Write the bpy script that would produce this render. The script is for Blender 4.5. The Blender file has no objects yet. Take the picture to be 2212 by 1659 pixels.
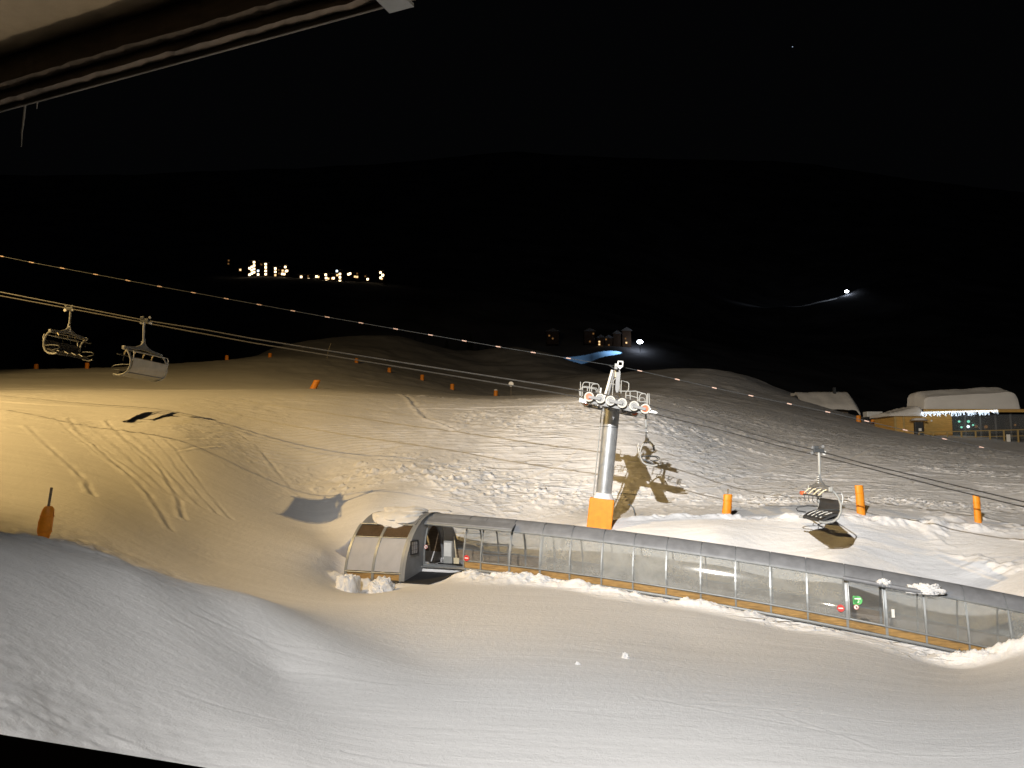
import bpy, bmesh, math, random
import numpy as np
from mathutils import Vector, Matrix
random.seed(7); np.random.seed(7)
R = math.radians
# ------------------------------------------------------------------ camera
F = 1661.0; CU, CV = 1106.0, 829.5          # focal length and centre in photo pixels (2212 wide)
PITCH = math.atan(170.0 / F); CP, SP = math.cos(PITCH), math.sin(PITCH)
CZ = 6.0
sc = bpy.context.scene
cam_d = bpy.data.cameras.new('camera'); cam = bpy.data.objects.new('camera', cam_d)
sc.collection.objects.link(cam); sc.camera = cam
cam.location = (0, 0, CZ); cam.rotation_euler = (R(90) + PITCH, 0, 0)
cam_d.sensor_width = 36; cam_d.lens = 36 * F / 2212; cam_d.clip_start = 0.05; cam_d.clip_end = 9000
# ------------------------------------------------------------------ world: a clear moonless night
w = bpy.data.worlds.new('World'); sc.world = w; w.use_nodes = True
bg = w.node_tree.nodes['Background']; bg.inputs[0].default_value = (0.80, 0.86, 1.0, 1); bg.inputs[1].default_value = 0.0012
sc.view_settings.view_transform = 'Standard'; sc.view_settings.look = 'None'
sc.view_settings.exposure = 0; sc.view_settings.gamma = 1
# ------------------------------------------------------------------ floodlights of the place, and an added fill for the soffit
def lamp(name, kind, loc, energy, col, radius, target=None, size=None, blend=1.0):
    d = bpy.data.lights.new(name, kind); d.energy = energy; d.color = col
    d.shadow_soft_size = radius
    o = bpy.data.objects.new(name, d); sc.collection.objects.link(o); o.location = loc
    if target is not None:
        o.rotation_euler = (Vector(target) - Vector(loc)).to_track_quat('-Z', 'Y').to_euler()
    if kind == 'SPOT': d.spot_size = R(size); d.spot_blend = blend
    return o
WHITE = (1.0, 0.955, 0.89); SODIUM = (1.0, 0.66, 0.25)
LAMP_S = Vector((-46.0, 28.0, CZ + 29.0))
def aim(loc, az, el): return Vector(loc) + Vector((math.sin(R(az)) * math.cos(R(el)), math.cos(R(az)) * math.cos(R(el)), math.sin(R(el)))) * 50
LW = [Vector((-6.4, -4.0, CZ + 15.5)), Vector((-6.25, -4.0, CZ + 15.5))]
lamp('roof_floodlight_beam', 'SPOT', LW[0], 56000, WHITE, 0.11, aim(LW[0], 16, 1), 76, 1.0)
lamp('roof_floodlight_beam', 'SPOT', LW[1], 88000, WHITE, 0.11, aim(LW[1], 29, 1), 76, 1.0)
lamp('roof_floodlight_beam', 'SPOT', LW[0] + Vector((.07, 0, -.12)), 63000, (1.0, 0.975, 0.935), 0.11, (18, 31, CZ - 5), 94, 1.0)
lamp('soffit_fill_light', 'POINT', (4.0, 3.2, CZ - 1.7), 540, (1.0, 0.86, 0.66), 0.1)  # unseen fill added below the balcony to brighten the eave soffit
lamp('sodium_lamp_light', 'SPOT', LAMP_S, 93000, SODIUM, 0.2, LAMP_S + Vector((math.cos(R(54)) * math.cos(R(25)), math.sin(R(54)) * math.cos(R(25)), -math.sin(R(25)))), 118, 0.30)
# ------------------------------------------------------------------ picture <-> place
def ray(u, v):
    a = (u - CU) / F; b = (CV - v) / F; d = CP - b * SP
    return a / d, (SP + b * CP) / d              # x/Y, z/Y (z measured from the camera)
def P(u, v, Y):
    t, e = ray(u, v); return Vector((t * Y, Y, e * Y + CZ))
# ------------------------------------------------------------------ numeric noise
def _h(i, j, s):
    n = (i.astype(np.int64) * 374761393 + j.astype(np.int64) * 668265263 + s * 1442695041) & 0xffffffff
    n = ((n ^ (n >> 13)) * 1274126177) & 0xffffffff
    return ((n ^ (n >> 16)) & 0xffff) / 65535.0
def vnoise(x, y, s=0):
    xi = np.floor(x); yi = np.floor(y); fx = x - xi; fy = y - yi
    fx = fx * fx * fx * (fx * (fx * 6 - 15) + 10); fy = fy * fy * fy * (fy * (fy * 6 - 15) + 10)
    a = _h(xi, yi, s); b = _h(xi + 1, yi, s); c = _h(xi, yi + 1, s); d = _h(xi + 1, yi + 1, s)
    return (a * (1 - fx) + b * fx) * (1 - fy) + (c * (1 - fx) + d * fx) * fy - 0.5
def fbm(x, y, s=0, n=4, g=0.5):
    r = 0; a = 1.0
    for k in range(n): r = r + a * vnoise(x * 2 ** k + 13.7 * k, y * 2 ** k - 7.3 * k, s + k); a *= g
    return r
def sst(x, a, b):
    t = np.clip((x - a) / (b - a), 0, 1); return t * t * (3 - 2 * t)
# ------------------------------------------------------------------ conveyor line (needed by the terrain)
TD = Vector((1, -0.37, 0)).normalized(); TN = Vector((0.37, 1, 0)).normalized()
def tun_xy(u, v):
    t, e = ray(u, v); Y = 32.36 / (1 + 0.37 * t); return t * Y, Y, e * Y
BASE = [(918,1228),(1003,1230),(1098,1237),(1229,1256),(1295,1268),(1366,1282),(1436,1294),(1511,1303),(1585,1317),(1663,1329),(1742,1346),(1834,1364.5),(1914,1380),(2001,1391)]
_b = np.array([tun_xy(*q) for q in BASE]); TZ = np.polyfit(_b[:, 0], _b[:, 2], 2)
def tun_at(x):                                   # point on the front base line
    return Vector((x, 32.36 - 0.37 * x, float(np.polyval(TZ, x)) + CZ))
def tun_u(u):                                    # same, from the picture column of a mullion
    x = 0.0
    for _ in range(20):
        p = tun_at(x); e = (p.z - CZ) / p.y
        # column of that point
        zc = p.y * CP + (p.z - CZ) * SP; uu = CU + F * p.x / zc
        x += (u - uu) * 31 / F
    return tun_at(x)
# ------------------------------------------------------------------ terrain
CTRL = [
 (-600,1500,6.5),(-600,1300,10),(-600,1000,30),(-600,850,70),(-600,800,130),
 (0,1640,9.5),(600,1640,12),(1106,1659,13),(1700,1659,13.5),(2212,1659,13.8),
 (0,1430,12),(300,1500,13.2),(600,1450,17),(1106,1450,19),(1700,1480,19.5),(2212,1520,18.5),
 (0,1178,16),(300,1247,17.5),(560,1304,19.5),(700,1345,21.5),(900,1420,20.3),(700,1400,18.5),(300,1350,15.5),(900,1330,25),(1106,1330,25.5),(1500,1390,24),(1500,1330,27.3),(2212,1445,23),
 (95,1167,21),(0,1160,21.5),(300,1238,22.5),(560,1293,24.5),(450,1200,30),(700,1200,34),(700,1270,30),(850,1280,29),
 (1000,1113,39.5),(800,1100,38.5),(1800,1228,31.8),(1800,1165,35.5),(1800,1118,37.4),(1800,1085,45),
 (1400,1165,35),(1296,1143,36.7),(1400,1120,38),(1550,1118,38.5),(1550,1175,34),(1400,1090,43.5),(1600,1085,45),
 (2212,1270,30),(2212,1200,34),(2212,1135,39.5),(2100,1118,40),(2100,1085,48),
 (1300,1080,44.5),(1370,1000,48),(1370,945,52),(1370,890,58),(1370,870,68),(1370,850,95),(1370,820,150),(1400,801,190),(1590,803,185),(1650,836,150),(1500,860,240),
 (1106,1085,43),(1106,1040,46),(1106,1000,48.5),(1106,945,52),(1106,890,58),(1106,866,80),(1070,857,140),(912,823,150),(840,805,155),(770,785,160),(583,773,160),(490,778,150),(188,795,130),(78,798,125),(0,800,122),
 (858,728,300),(700,742,290),(600,752,280),(500,800,240),(995,762,290),(1040,778,270),(1108,751,300),(1207,776,280),(900,790,210),(1106,835,180),(1250,803,240),
 (700,885,56),(700,950,50),(700,1030,45.5),(700,1090,41),(700,1150,37.5),
 (400,950,43),(400,890,50),(400,1050,37),(400,1120,33),(400,840,80),(400,800,115),
 (0,1120,24),(0,1050,29),(0,960,36),(0,890,44),(0,840,75),(200,1090,29),(200,1000,36),(200,920,44),(700,840,90),(550,810,110),
 (1600,1060,48.5),(1600,1000,56),(1600,950,66),(1600,900,85),(1650,870,120),(1900,1060,50.5),(1900,1000,62),(1900,960,80),(1900,925,110),(2212,1060,52),(2212,1000,70),(2212,955,108),
 (2100,941,112),(1950,936,110),(1850,907,125),(1750,872,140),(2100,965,170),(2212,970,170),(1850,930,200),(1650,900,260),(0,850,200),(200,850,220),(100,900,330),
 (500,900,330),(900,860,330),(1300,880,330),(1800,960,330),(2212,980,330),
 (2900,1600,11),(2900,1420,20),(2900,1250,32),(2900,1080,48),(2900,1000,70),(2900,960,120)]
def YC_(u, v, Y): return 58 * (Y / 58) ** (1.0 if u < 520 else 0.92) if (Y > 60 and Y < 310 and u < 1600 and v < 891) else Y
pts = [(*ray(u, v), YC_(u, v, Y)) for u, v, Y in CTRL]
pts = [(t, math.log(Y), e) for t, e, Y in pts]
for x, Y, z in [(0,4,-5.3),(-5,4,-4.6),(5,4,-5.3),(-3.5,7,-4.5),(4,8,-5.3)]: pts.append((x / Y, math.log(Y), z / Y))
for x in np.linspace(-2.0, 15.5, 9):
    p = tun_at(x); q = p + TN * 2.1
    for o in (p, q): pts.append((o.x / o.y, math.log(o.y), (o.z - CZ - 0.1) / o.y))
for s, a in ((0, 0), (-2.7, 0)):
    o = Vector((-4.6, 32.3, 0)) + TD * s + TN * a; pts.append((o.x / o.y, math.log(o.y), -5.0 / o.y if a < 5 else -4.3 / o.y))
PT = np.array(pts); SX = 1.6
def _k(r2): return np.where(r2 > 0, r2 * np.log(r2 + 1e-12), 0)
A = np.stack([PT[:, 0] * SX, PT[:, 1]], 1); n = len(A)
K = _k(((A[:, None] - A[None]) ** 2).sum(-1)) + np.eye(n) * 2e-4
M_ = np.zeros((n + 3, n + 3)); M_[:n, :n] = K; M_[:n, n] = M_[n, :n] = 1; M_[:n, n+1:] = A; M_[n+1:, :n] = A.T
SOL = np.linalg.solve(M_, np.concatenate([PT[:, 2], [0, 0, 0]]))
def tps(t, s):
    sh = t.shape; q = np.stack([t.ravel() * SX, s.ravel()], 1); out = np.empty(len(q))
    for i in range(0, len(q), 40000):
        b = q[i:i+40000]; r = ((b[:, None] - A[None]) ** 2).sum(-1)
        out[i:i+40000] = _k(r) @ SOL[:n] + SOL[n] + b @ SOL[n+1:]
    return out.reshape(sh)
# ski tracks: grooves with a thrown-up lip, each a polyline given at its place on the slope
TRACKS = []
def seg_d(x, y, pl):
    best = np.full(x.shape, 9.0); sg = np.zeros(x.shape)
    for (ax, ay), (bx, by) in zip(pl[:-1], pl[1:]):
        dx, dy = bx - ax, by - ay; L = dx * dx + dy * dy + 1e-9
        k = np.clip(((x - ax) * dx + (y - ay) * dy) / L, 0, 1)
        ex = x - ax - k * dx; ey = y - ay - k * dy; d = np.hypot(ex, ey)
        m = d < best; best = np.where(m, d, best); sg = np.where(m, np.sign(ex * dy - ey * dx), sg)
    return best * np.where(sg == 0, 1, sg)
def height(x, y):
    x = np.asarray(x, float); y = np.maximum(np.asarray(y, float), 2.0)
    z = tps(x / y, np.log(y)) * y
    # broad undulation, growing with distance
    z = z + 0.10 * fbm(x * 0.16, y * 0.16, 3, 3) * sst(y, 24, 60)
    z = z + 0.9 * fbm(x * 0.035, y * 0.035, 5, 4) * sst(y, 90, 190)
    z = z + 0.35 * fbm(x * 0.13, y * 0.13, 7, 4, 0.62) * sst(y, 75, 130) + 0.9 * np.clip(fbm(x * 0.05, y * 0.05, 9, 4, .6), 0, 1) * sst(y, 150, 210)
    # chopped-up snow on the slope and the bank
    band = sst(y, 39, 46) * (1 - sst(y, 75, 110)); chop = sst(fbm(x * 0.11 + 3, y * 0.16, 11, 3), -0.15, 0.3)
    z = z + band * (0.04 + 0.08 * chop) * (0.4 + 0.6 * sst(x, -13, -8)) * fbm(x * 0.9, y * 1.3, 17, 4, 0.6)
    lump = np.clip(fbm(x * 2.6, y * 2.9, 23, 3, .6) - 0.10, 0, 1)
    low = 1 - sst(y, 44, 50)
    z = z + band * (0.05 + 0.16 * chop + 0.16 * low) * lump * (0.15 + 0.85 * sst(x, -13, -8))
    # long tracks across the slope
    wx = x + 4 * fbm(x * 0.05, y * 0.05, 31, 2); wy = y + 0.9 * fbm(x * 0.07, y * 0.1, 37, 3) + 0.05 * x
    wz = z * 2.1 + 0.35 * y + 0.9 * fbm(x * 0.07, y * 0.1, 37, 3) + 0.03 * x
    st = vnoise(wx * 0.10, wz * 1.7, 41) + 0.6 * vnoise(wx * 0.16 + 9, wz * 3.1, 43)
    z = z + band * 0.075 * (0.35 + 0.65 * sst(y, 42, 48)) * sst(st, 0.10, 0.34) * sst(fbm(x * 0.06 + 8, y * 0.2, 47, 2), -0.3, 0.25)
    # bank behind the conveyor: combed, wind-packed
    bk = sst(y, 30.5, 32.5) * (1 - sst(y, 39, 42)) * sst(x, 2, 9)
    z = z + bk * 0.022 * fbm(x * 1.6 + y * 1.4, y * 3.0 - x * .6, 53, 3)
    lb = np.clip(fbm(x * 0.5, y * 0.5, 57, 4, 0.6), 0, 1) * sst(x, 18.5, 21) * bk; z = z + 0.55 * lb
    # lumps around the foreground crest and pad
    lf = np.exp(-((x + 12.5) / 3.5) ** 2 - ((y - 21.0) / 3.0) ** 2); z = z + lf * 0.35 * fbm(x * 0.7, y * 0.9, 61, 4, 0.6)
    lf = np.exp(-((x + 8.5) / 3.2) ** 2 - ((y - 9.5) / 2.6) ** 2); z = z + lf * 0.34 * fbm(x * 0.9, y * 0.9, 63, 4, 0.6)
    # ridges of shovelled snow in front of the conveyor
    d = (x * TN.x + y * TN.y) - (0 * TN.x + 32.36 * TN.y)       # <0 in front of the front wall
    al = x * TD.x + y * TD.y - 32.36 * TD.y
    rough = 1 + 0.75 * fbm(x * 1.1, y * 1.1, 67, 3, 0.6) + 0.55 * fbm(x * 4.0, y * 4.0, 69, 3, .65)
    amp = 0.10 + 0.20 * sst(al, -2.6, -1.2) * (1 - sst(al, 0.6, 3.5)) + 0.13 * sst(al, 0, 2) * (1 - sst(al, 8, 11.5)) + 0.30 * sst(al, 14.6, 16.2)
    amp = amp * sst(al, -3.2, -2.0) * (1 - 0.95 * sst(al, 12.3, 12.9) * (1 - sst(al, 14.0, 15.0)))
    ctr = -0.55 - 0.5 * np.exp(-((al + 0.6) / 1.6) ** 2) - 0.35 * sst(al, 14.6, 16.5)
    z = z + amp * rough * np.exp(-((d - ctr) / (0.42 + 0.3 * np.exp(-((al + 0.6) / 1.8) ** 2))) ** 2)
    # crumbs in front of the cabin
    dc = d + 1.73; z = z + 0.36 * rough * np.exp(-((dc + 0.25) / 0.3) ** 2) * sst(al, -7.6, -7.0) * (1 - sst(al, -4.9, -4.5))
    z = z + (0.13 + 0.28 * fbm(x * 1.1, y * 1.1, 79, 4, 0.6)) * np.exp(-((y - 37.9 - 0.5 * vnoise(x * 0.25, y * 0, 77)) / 0.45) ** 2) * sst(x, 4.5, 7)
    # keep the floor of the conveyor and the cabin clear
    zt = np.polyval(TZ, x - 0)                                     
    inside = sst(d, -0.12, 0.02) * (1 - sst(d, 2.0, 2.3)) * sst(al, -8.5, -8.0) * (1 - sst(al, 22, 23))
    fl = np.where(al < -4.2, -5.02, np.polyval(TZ, TD.x * al) - 0.05)
    z = np.where(inside > 0, z * (1 - inside) + fl * inside, z)
    cabm = sst(al, -7.15, -6.95) * (1 - sst(al, -4.3, -4.15)) * sst(d, -1.75, -1.6) * (1 - sst(d, 3.6, 3.9))
    z = np.where(cabm > 0, np.minimum(z, z * (1 - cabm) - 4.95 * cabm), z)
    mat = sst(al, -4.6, -4.3) * (1 - sst(al, -2.7, -2.1)) * sst(d, -2.3, -2.0) * (1 - sst(d, -0.1, 0.1))
    z = z * (1 - mat) + (-4.67 + 0.14 * np.clip(d, -2.2, 0)) * mat
    for pl, wd, dp in TRACKS:
        lo = np.min(np.array(pl), 0) - 1; hi = np.max(np.array(pl), 0) + 1
        m = (x > lo[0]) & (x < hi[0]) & (y > lo[1]) & (y < hi[1])
        if m.any():
            xs = x[m]; ys = y[m]
            jit = 0.12 * fbm(xs * 1.3, ys * 1.3, 71, 2); sd = seg_d(xs + jit, ys, pl)
            env = 0.6 + 0.9 * vnoise(xs * 1.5, ys * 1.5, 73)
            z[m] += dp * env * (-np.exp(-(sd / wd) ** 2) + 0.9 * np.exp(-((sd - 1.6 * wd) / wd) ** 2))
    return z + CZ
def trk(uvY, wd=0.16, dp=0.07):
    TRACKS.append(([(P(u, v, Y).x, Y) for u, v, Y in uvY], wd, dp))
trk([(150,905,45),(170,940,42),(230,985,38),(330,1040,34),(375,1085,31)], 0.15, 0.05)
trk([(230,905,45.5),(270,960,41.5),(340,1010,38.5),(385,1050,35.5),(400,1090,33)], 0.13, 0.05)
trk([(60,930,41),(110,985,37),(180,1040,33),(200,1075,30.5)], 0.14, 0.05)
for k in range(9):
    o_ = 26 * k + 9 * (k % 3); trk([(120 + o_, 915 + 3 * k, 44.5 - .2 * k), (150 + o_, 950 + 2 * k, 41.5), (215 + o_, 995, 37.8), (300 + o_ * .9, 1040, 35.2)], 0.10, 0.022)
for k in range(13):
    q_ = 5.2 * k + 3 * math.sin(k * 2.3)
    trk([(-40 + 60 * (k % 4), 893 + q_, 44.5 - .5 * k), (200 + 90 * (k % 3), 897 + q_, 46.5 - .5 * k), (480, 903 + q_, 49.5 - .45 * k), (760, 908 + q_, 53 - .4 * k), (980 + 60 * (k % 5), 914 + q_ * 1.1, 55 - .4 * k)], 0.11, 0.045)
trk([(460,900,49.5),(560,945,47),(650,1050,42)], 0.14, 0.035)
trk([(860,835,84),(900,880,60),(925,910,56),(1000,930,53)], 0.22, 0.13)
trk([(1100,1085,43),(1300,1030,46.5),(1480,985,51),(1560,960,60)], 0.18, 0.06)
trk([(1430,1075,44),(1600,1020,52),(1700,985,60),(1750,950,70)], 0.3, 0.06)
trk([(1650,1060,47),(1800,1010,58),(1900,960,78)], 0.3, 0.06)
trk([(950,1085,42),(1050,1050,45),(1200,1000,48.5),(1280,950,52)], 0.18, 0.05)
trk([(1700,950,70),(1900,985,66),(2100,1000,66)], 0.2, 0.05)
for a_, w_, d_ in (([(378,1339,16.5),(514,1388,16.8),(660,1426,17.2),(860,1475,17.3)], .07, .014), ([(399,1485,13.8),(476,1513,13.8),(600,1545,13.9)], .06, .012),
        ([(1388,1522,17.3),(1595,1570,16.4),(1800,1610,15.6)], .07, .012), ([(1690,1566,16.6),(1953,1645,14.6)], .07, .012), ([(1250,1392,22.2),(1420,1425,21.2),(1600,1470,19.8)], .07, .012), ([(420,1330,17.3),(640,1385,18.2),(900,1440,19.2)], .06, .01)): trk(a_, w_, d_)
_r = random.Random(5)
for k in range(26):
    y_ = _r.uniform(11.5, 27); x_ = _r.uniform(-.55, .45) * y_; l_ = _r.uniform(1.5, 6); sl = _r.uniform(-.22, .02)
    TRACKS.append(([(x_, y_), (x_ + l_ * .5, y_ + sl * l_ * .5 + _r.uniform(-.08, .08)), (x_ + l_, y_ + sl * l_)], .055, _r.uniform(.005, .011)))
def H1(x, y): return float(height(np.array([x]), np.array([y]))[0])
def ground_at(u, Y, v_guess=1000):
    x = P(u, v_guess, Y).x; return Vector((x, Y, H1(x, Y)))

# ------------------------------------------------------------------ materials
def new_mat(name):
    m = bpy.data.materials.new(name); m.use_nodes = True; nt = m.node_tree
    return m, nt, nt.nodes['Principled BSDF']
def N(nt, t, **kw):
    nd = nt.nodes.new(t)
    for k, v in kw.items():
        if k in nd.inputs: nd.inputs[k].default_value = v
        else: setattr(nd, k, v)
    return nd
def paint(name, col, rough=0.5, metal=0.0, var=0.25, scale=3.0, bump=0.0, spec=0.5):
    m, nt, b = new_mat(name)
    b.inputs['Roughness'].default_value = rough; b.inputs['Metallic'].default_value = metal
    b.inputs['Specular IOR Level'].default_value = spec
    tc = N(nt, 'ShaderNodeTexCoord'); nz = N(nt, 'ShaderNodeTexNoise', Scale=scale, Detail=6.0, Roughness=0.6)
    nt.links.new(tc.outputs['Object'], nz.inputs['Vector'])
    rp = N(nt, 'ShaderNodeValToRGB')
    rp.color_ramp.elements[0].position = 0.3; rp.color_ramp.elements[1].position = 0.72
    rp.color_ramp.elements[0].color = (*[c * (1 - var) for c in col], 1); rp.color_ramp.elements[1].color = (*[min(1, c * (1 + var * 0.6)) for c in col], 1)
    nt.links.new(nz.outputs['Fac'], rp.inputs['Fac']); nt.links.new(rp.outputs['Color'], b.inputs['Base Color'])
    if bump:
        bp = N(nt, 'ShaderNodeBump', Strength=bump, Distance=0.02); nt.links.new(nz.outputs['Fac'], bp.inputs['Height'])
        nt.links.new(bp.outputs['Normal'], b.inputs['Normal'])
    return m
def emis(name, col, s):
    m, nt, b = new_mat(name)
    b.inputs['Base Color'].default_value = (0.02, 0.02, 0.02, 1)
    b.inputs['Emission Color'].default_value = (*col, 1); b.inputs['Emission Strength'].default_value = s
    return m
def snow_mat(name, streak=1.0, grain=1.0, tint=(0.80, 0.80, 0.815), groomed=False):
    m, nt, b = new_mat(name); L = nt.links.new
    b.inputs['Roughness'].default_value = 0.75; b.inputs['Specular IOR Level'].default_value = 0.15
    tc = N(nt, 'ShaderNodeTexCoord')
    def noise(sc3, scale, det=4.0, rough=0.6, dist=0.0, rot=0.0):
        mp = N(nt, 'ShaderNodeMapping'); mp.inputs['Scale'].default_value = sc3; mp.inputs['Rotation'].default_value = (0, 0, rot)
        L(tc.outputs['Object'], mp.inputs['Vector'])
        nz = N(nt, 'ShaderNodeTexNoise', Scale=scale, Detail=det, Roughness=rough, Distortion=dist); L(mp.outputs['Vector'], nz.inputs['Vector'])
        return nz.outputs['Fac']
    def math_(op, a, c):
        nd = N(nt, 'ShaderNodeMath', operation=op)
        for i, q in enumerate((a, c)):
            if isinstance(q, (int, float)): nd.inputs[i].default_value = q
            else: L(q, nd.inputs[i])
        return nd.outputs[0]
    s1 = noise((0.10, 1.0, 0.3), 2.2, 5.0, 0.62, 0.6, R(-9))
    s2 = noise((0.05, 1.0, 0.3), 5.0, 3.0, 0.55, 0.3, R(-4))
    msk = noise((1, 1, 1), 0.13, 3.0)
    g1 = noise((1, 1, 1), 5.5, 6.0, 0.7); g2 = noise((1, 1, 1), 30.0, 4.0, 0.7)
    t1 = noise((0.13, 0.32, 1.9), 2.3, 2.0, 0.5, 0.35, R(-4)); t2 = noise((0.17, 0.35, 1.9), 4.1, 2.0, 0.5, 0.4, R(5))
    def crisp(q, lo, hi):
        mr = N(nt, 'ShaderNodeMapRange', interpolation_type='SMOOTHSTEP'); mr.inputs['From Min'].default_value = lo; mr.inputs['From Max'].default_value = hi; L(q, mr.inputs['Value']); return mr.outputs[0]
    trks = math_('ADD', math_('MULTIPLY', crisp(t1, .54, .62), 0.065), math_('MULTIPLY', crisp(t2, .56, .63), 0.04))
    if groomed:
        at0 = N(nt, 'ShaderNodeAttribute', attribute_name='untracked'); wild = math_('SUBTRACT', 1.0, at0.outputs['Fac'])
        trks = math_('MULTIPLY', trks, math_('ADD', math_('MULTIPLY', wild, crisp(msk, .36, .55)), 0.03)); sk = math_('MULTIPLY', msk, math_('ADD', math_('MULTIPLY', wild, 0.05), 0.030))
    else:
        trks = math_('MULTIPLY', trks, 0.0); sk = math_('MULTIPLY', msk, 0.085 * streak)
    hgt = math_('ADD', math_('ADD', trks, math_('MULTIPLY', math_('ADD', s1, math_('MULTIPLY', s2, 0.6)), sk)),
                math_('ADD', math_('MULTIPLY', g1, 0.022 * grain), math_('MULTIPLY', g2, 0.010 * grain)))
    bp = N(nt, 'ShaderNodeBump', Strength=1.0, Distance=1.0); L(hgt, bp.inputs['Height']); L(bp.outputs['Normal'], b.inputs['Normal'])
    rp = N(nt, 'ShaderNodeValToRGB'); rp.color_ramp.elements[0].position = 0.25; rp.color_ramp.elements[1].position = 0.7
    rp.color_ramp.elements[0].color = (*[c * 0.88 for c in tint], 1); rp.color_ramp.elements[1].color = (*tint, 1)
    L(s1, rp.inputs['Fac'])
    if not groomed: L(rp.outputs['Color'], b.inputs['Base Color'])
    else:                                          # hard, worn piste snow; its darker tone also stands in for weak grazing light
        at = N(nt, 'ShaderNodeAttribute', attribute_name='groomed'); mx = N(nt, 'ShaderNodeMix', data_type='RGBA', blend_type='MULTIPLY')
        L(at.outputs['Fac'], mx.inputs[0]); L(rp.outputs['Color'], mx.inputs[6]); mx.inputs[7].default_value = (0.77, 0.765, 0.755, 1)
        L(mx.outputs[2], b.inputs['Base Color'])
    return m
def wood_mat(name, col, scale=(1.2, 1.2, 14), var=0.5):
    m, nt, b = new_mat(name); L = nt.links.new; b.inputs['Roughness'].default_value = 0.75
    tc = N(nt, 'ShaderNodeTexCoord'); mp = N(nt, 'ShaderNodeMapping'); mp.inputs['Scale'].default_value = scale
    nz = N(nt, 'ShaderNodeTexNoise', Scale=1.6, Detail=7.0, Roughness=0.65, Distortion=0.8)
    L(tc.outputs['Object'], mp.inputs['Vector']); L(mp.outputs['Vector'], nz.inputs['Vector'])
    rp = N(nt, 'ShaderNodeValToRGB'); e = rp.color_ramp.elements; e[0].position = 0.32; e[1].position = 0.68
    e[0].color = (*[c * (1 - var) for c in col], 1); e[1].color = (*[min(1, c * (1 + var * 0.5)) for c in col], 1)
    L(nz.outputs['Fac'], rp.inputs['Fac']); L(rp.outputs['Color'], b.inputs['Base Color']); return m
def glass_mat(name, haze, hazecol, gloss=0.10, rough=0.06, dirt=0.35, lines=False):
    m, nt, b = new_mat(name); L = nt.links.new; nt.nodes.remove(b)
    out = nt.nodes['Material Output']
    tr = N(nt, 'ShaderNodeBsdfTransparent'); tr.inputs['Color'].default_value = (0.95, 0.96, 0.96, 1)
    df = N(nt, 'ShaderNodeBsdfDiffuse'); df.inputs['Color'].default_value = (*hazecol, 1)
    tl = N(nt, 'ShaderNodeBsdfTranslucent'); tl.inputs['Color'].default_value = (*hazecol, 1)
    gl = N(nt, 'ShaderNodeBsdfGlossy'); gl.inputs['Roughness'].default_value = rough; gl.inputs['Color'].default_value = (0.9, 0.9, 0.9, 1)
    tc = N(nt, 'ShaderNodeTexCoord'); nz = N(nt, 'ShaderNodeTexNoise', Scale=1.3, Detail=6.0, Roughness=0.65, Distortion=0.5)
    L(tc.outputs['Object'], nz.inputs['Vector'])
    mr = N(nt, 'ShaderNodeMapRange'); mr.inputs['From Min'].default_value = 0.3; mr.inputs['From Max'].default_value = 0.75
    mr.inputs['To Min'].default_value = haze * (1 - dirt); mr.inputs['To Max'].default_value = min(1, haze * (1 + dirt)); L(nz.outputs['Fac'], mr.inputs['Value'])
    oi = N(nt, 'ShaderNodeObjectInfo'); rv = N(nt, 'ShaderNodeMapRange'); rv.inputs['To Min'].default_value = .6; rv.inputs['To Max'].default_value = 1.45; L(oi.outputs['Random'], rv.inputs['Value'])
    hz = N(nt, 'ShaderNodeMath', operation='MULTIPLY', use_clamp=True); L(mr.outputs[0], hz.inputs[0]); L(rv.outputs[0], hz.inputs[1])
    m0 = N(nt, 'ShaderNodeMixShader'); m0.inputs[0].default_value = 0.35; L(df.outputs[0], m0.inputs[1]); L(tl.outputs[0], m0.inputs[2])
    m1 = N(nt, 'ShaderNodeMixShader'); L((hz if not lines else mr).outputs[0], m1.inputs[0]); L(tr.outputs[0], m1.inputs[1]); L(m0.outputs[0], m1.inputs[2])
    m2 = N(nt, 'ShaderNodeMixShader'); m2.inputs[0].default_value = gloss; L(m1.outputs[0], m2.inputs[1]); L(gl.outputs[0], m2.inputs[2])
    if lines:
        mp = N(nt, 'ShaderNodeMapping'); mp.inputs['Scale'].default_value = (26, 9.6, 0.15); L(tc.outputs['Object'], mp.inputs['Vector'])
        n2 = N(nt, 'ShaderNodeTexNoise', Scale=1.0, Detail=2.0); L(mp.outputs['Vector'], n2.inputs['Vector'])
        bp = N(nt, 'ShaderNodeBump', Strength=0.35, Distance=0.02); L(n2.outputs['Fac'], bp.inputs['Height'])
        for q in (df, tl): L(bp.outputs['Normal'], q.inputs['Normal'])
    L(m2.outputs[0], out.inputs['Surface']); return m
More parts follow.
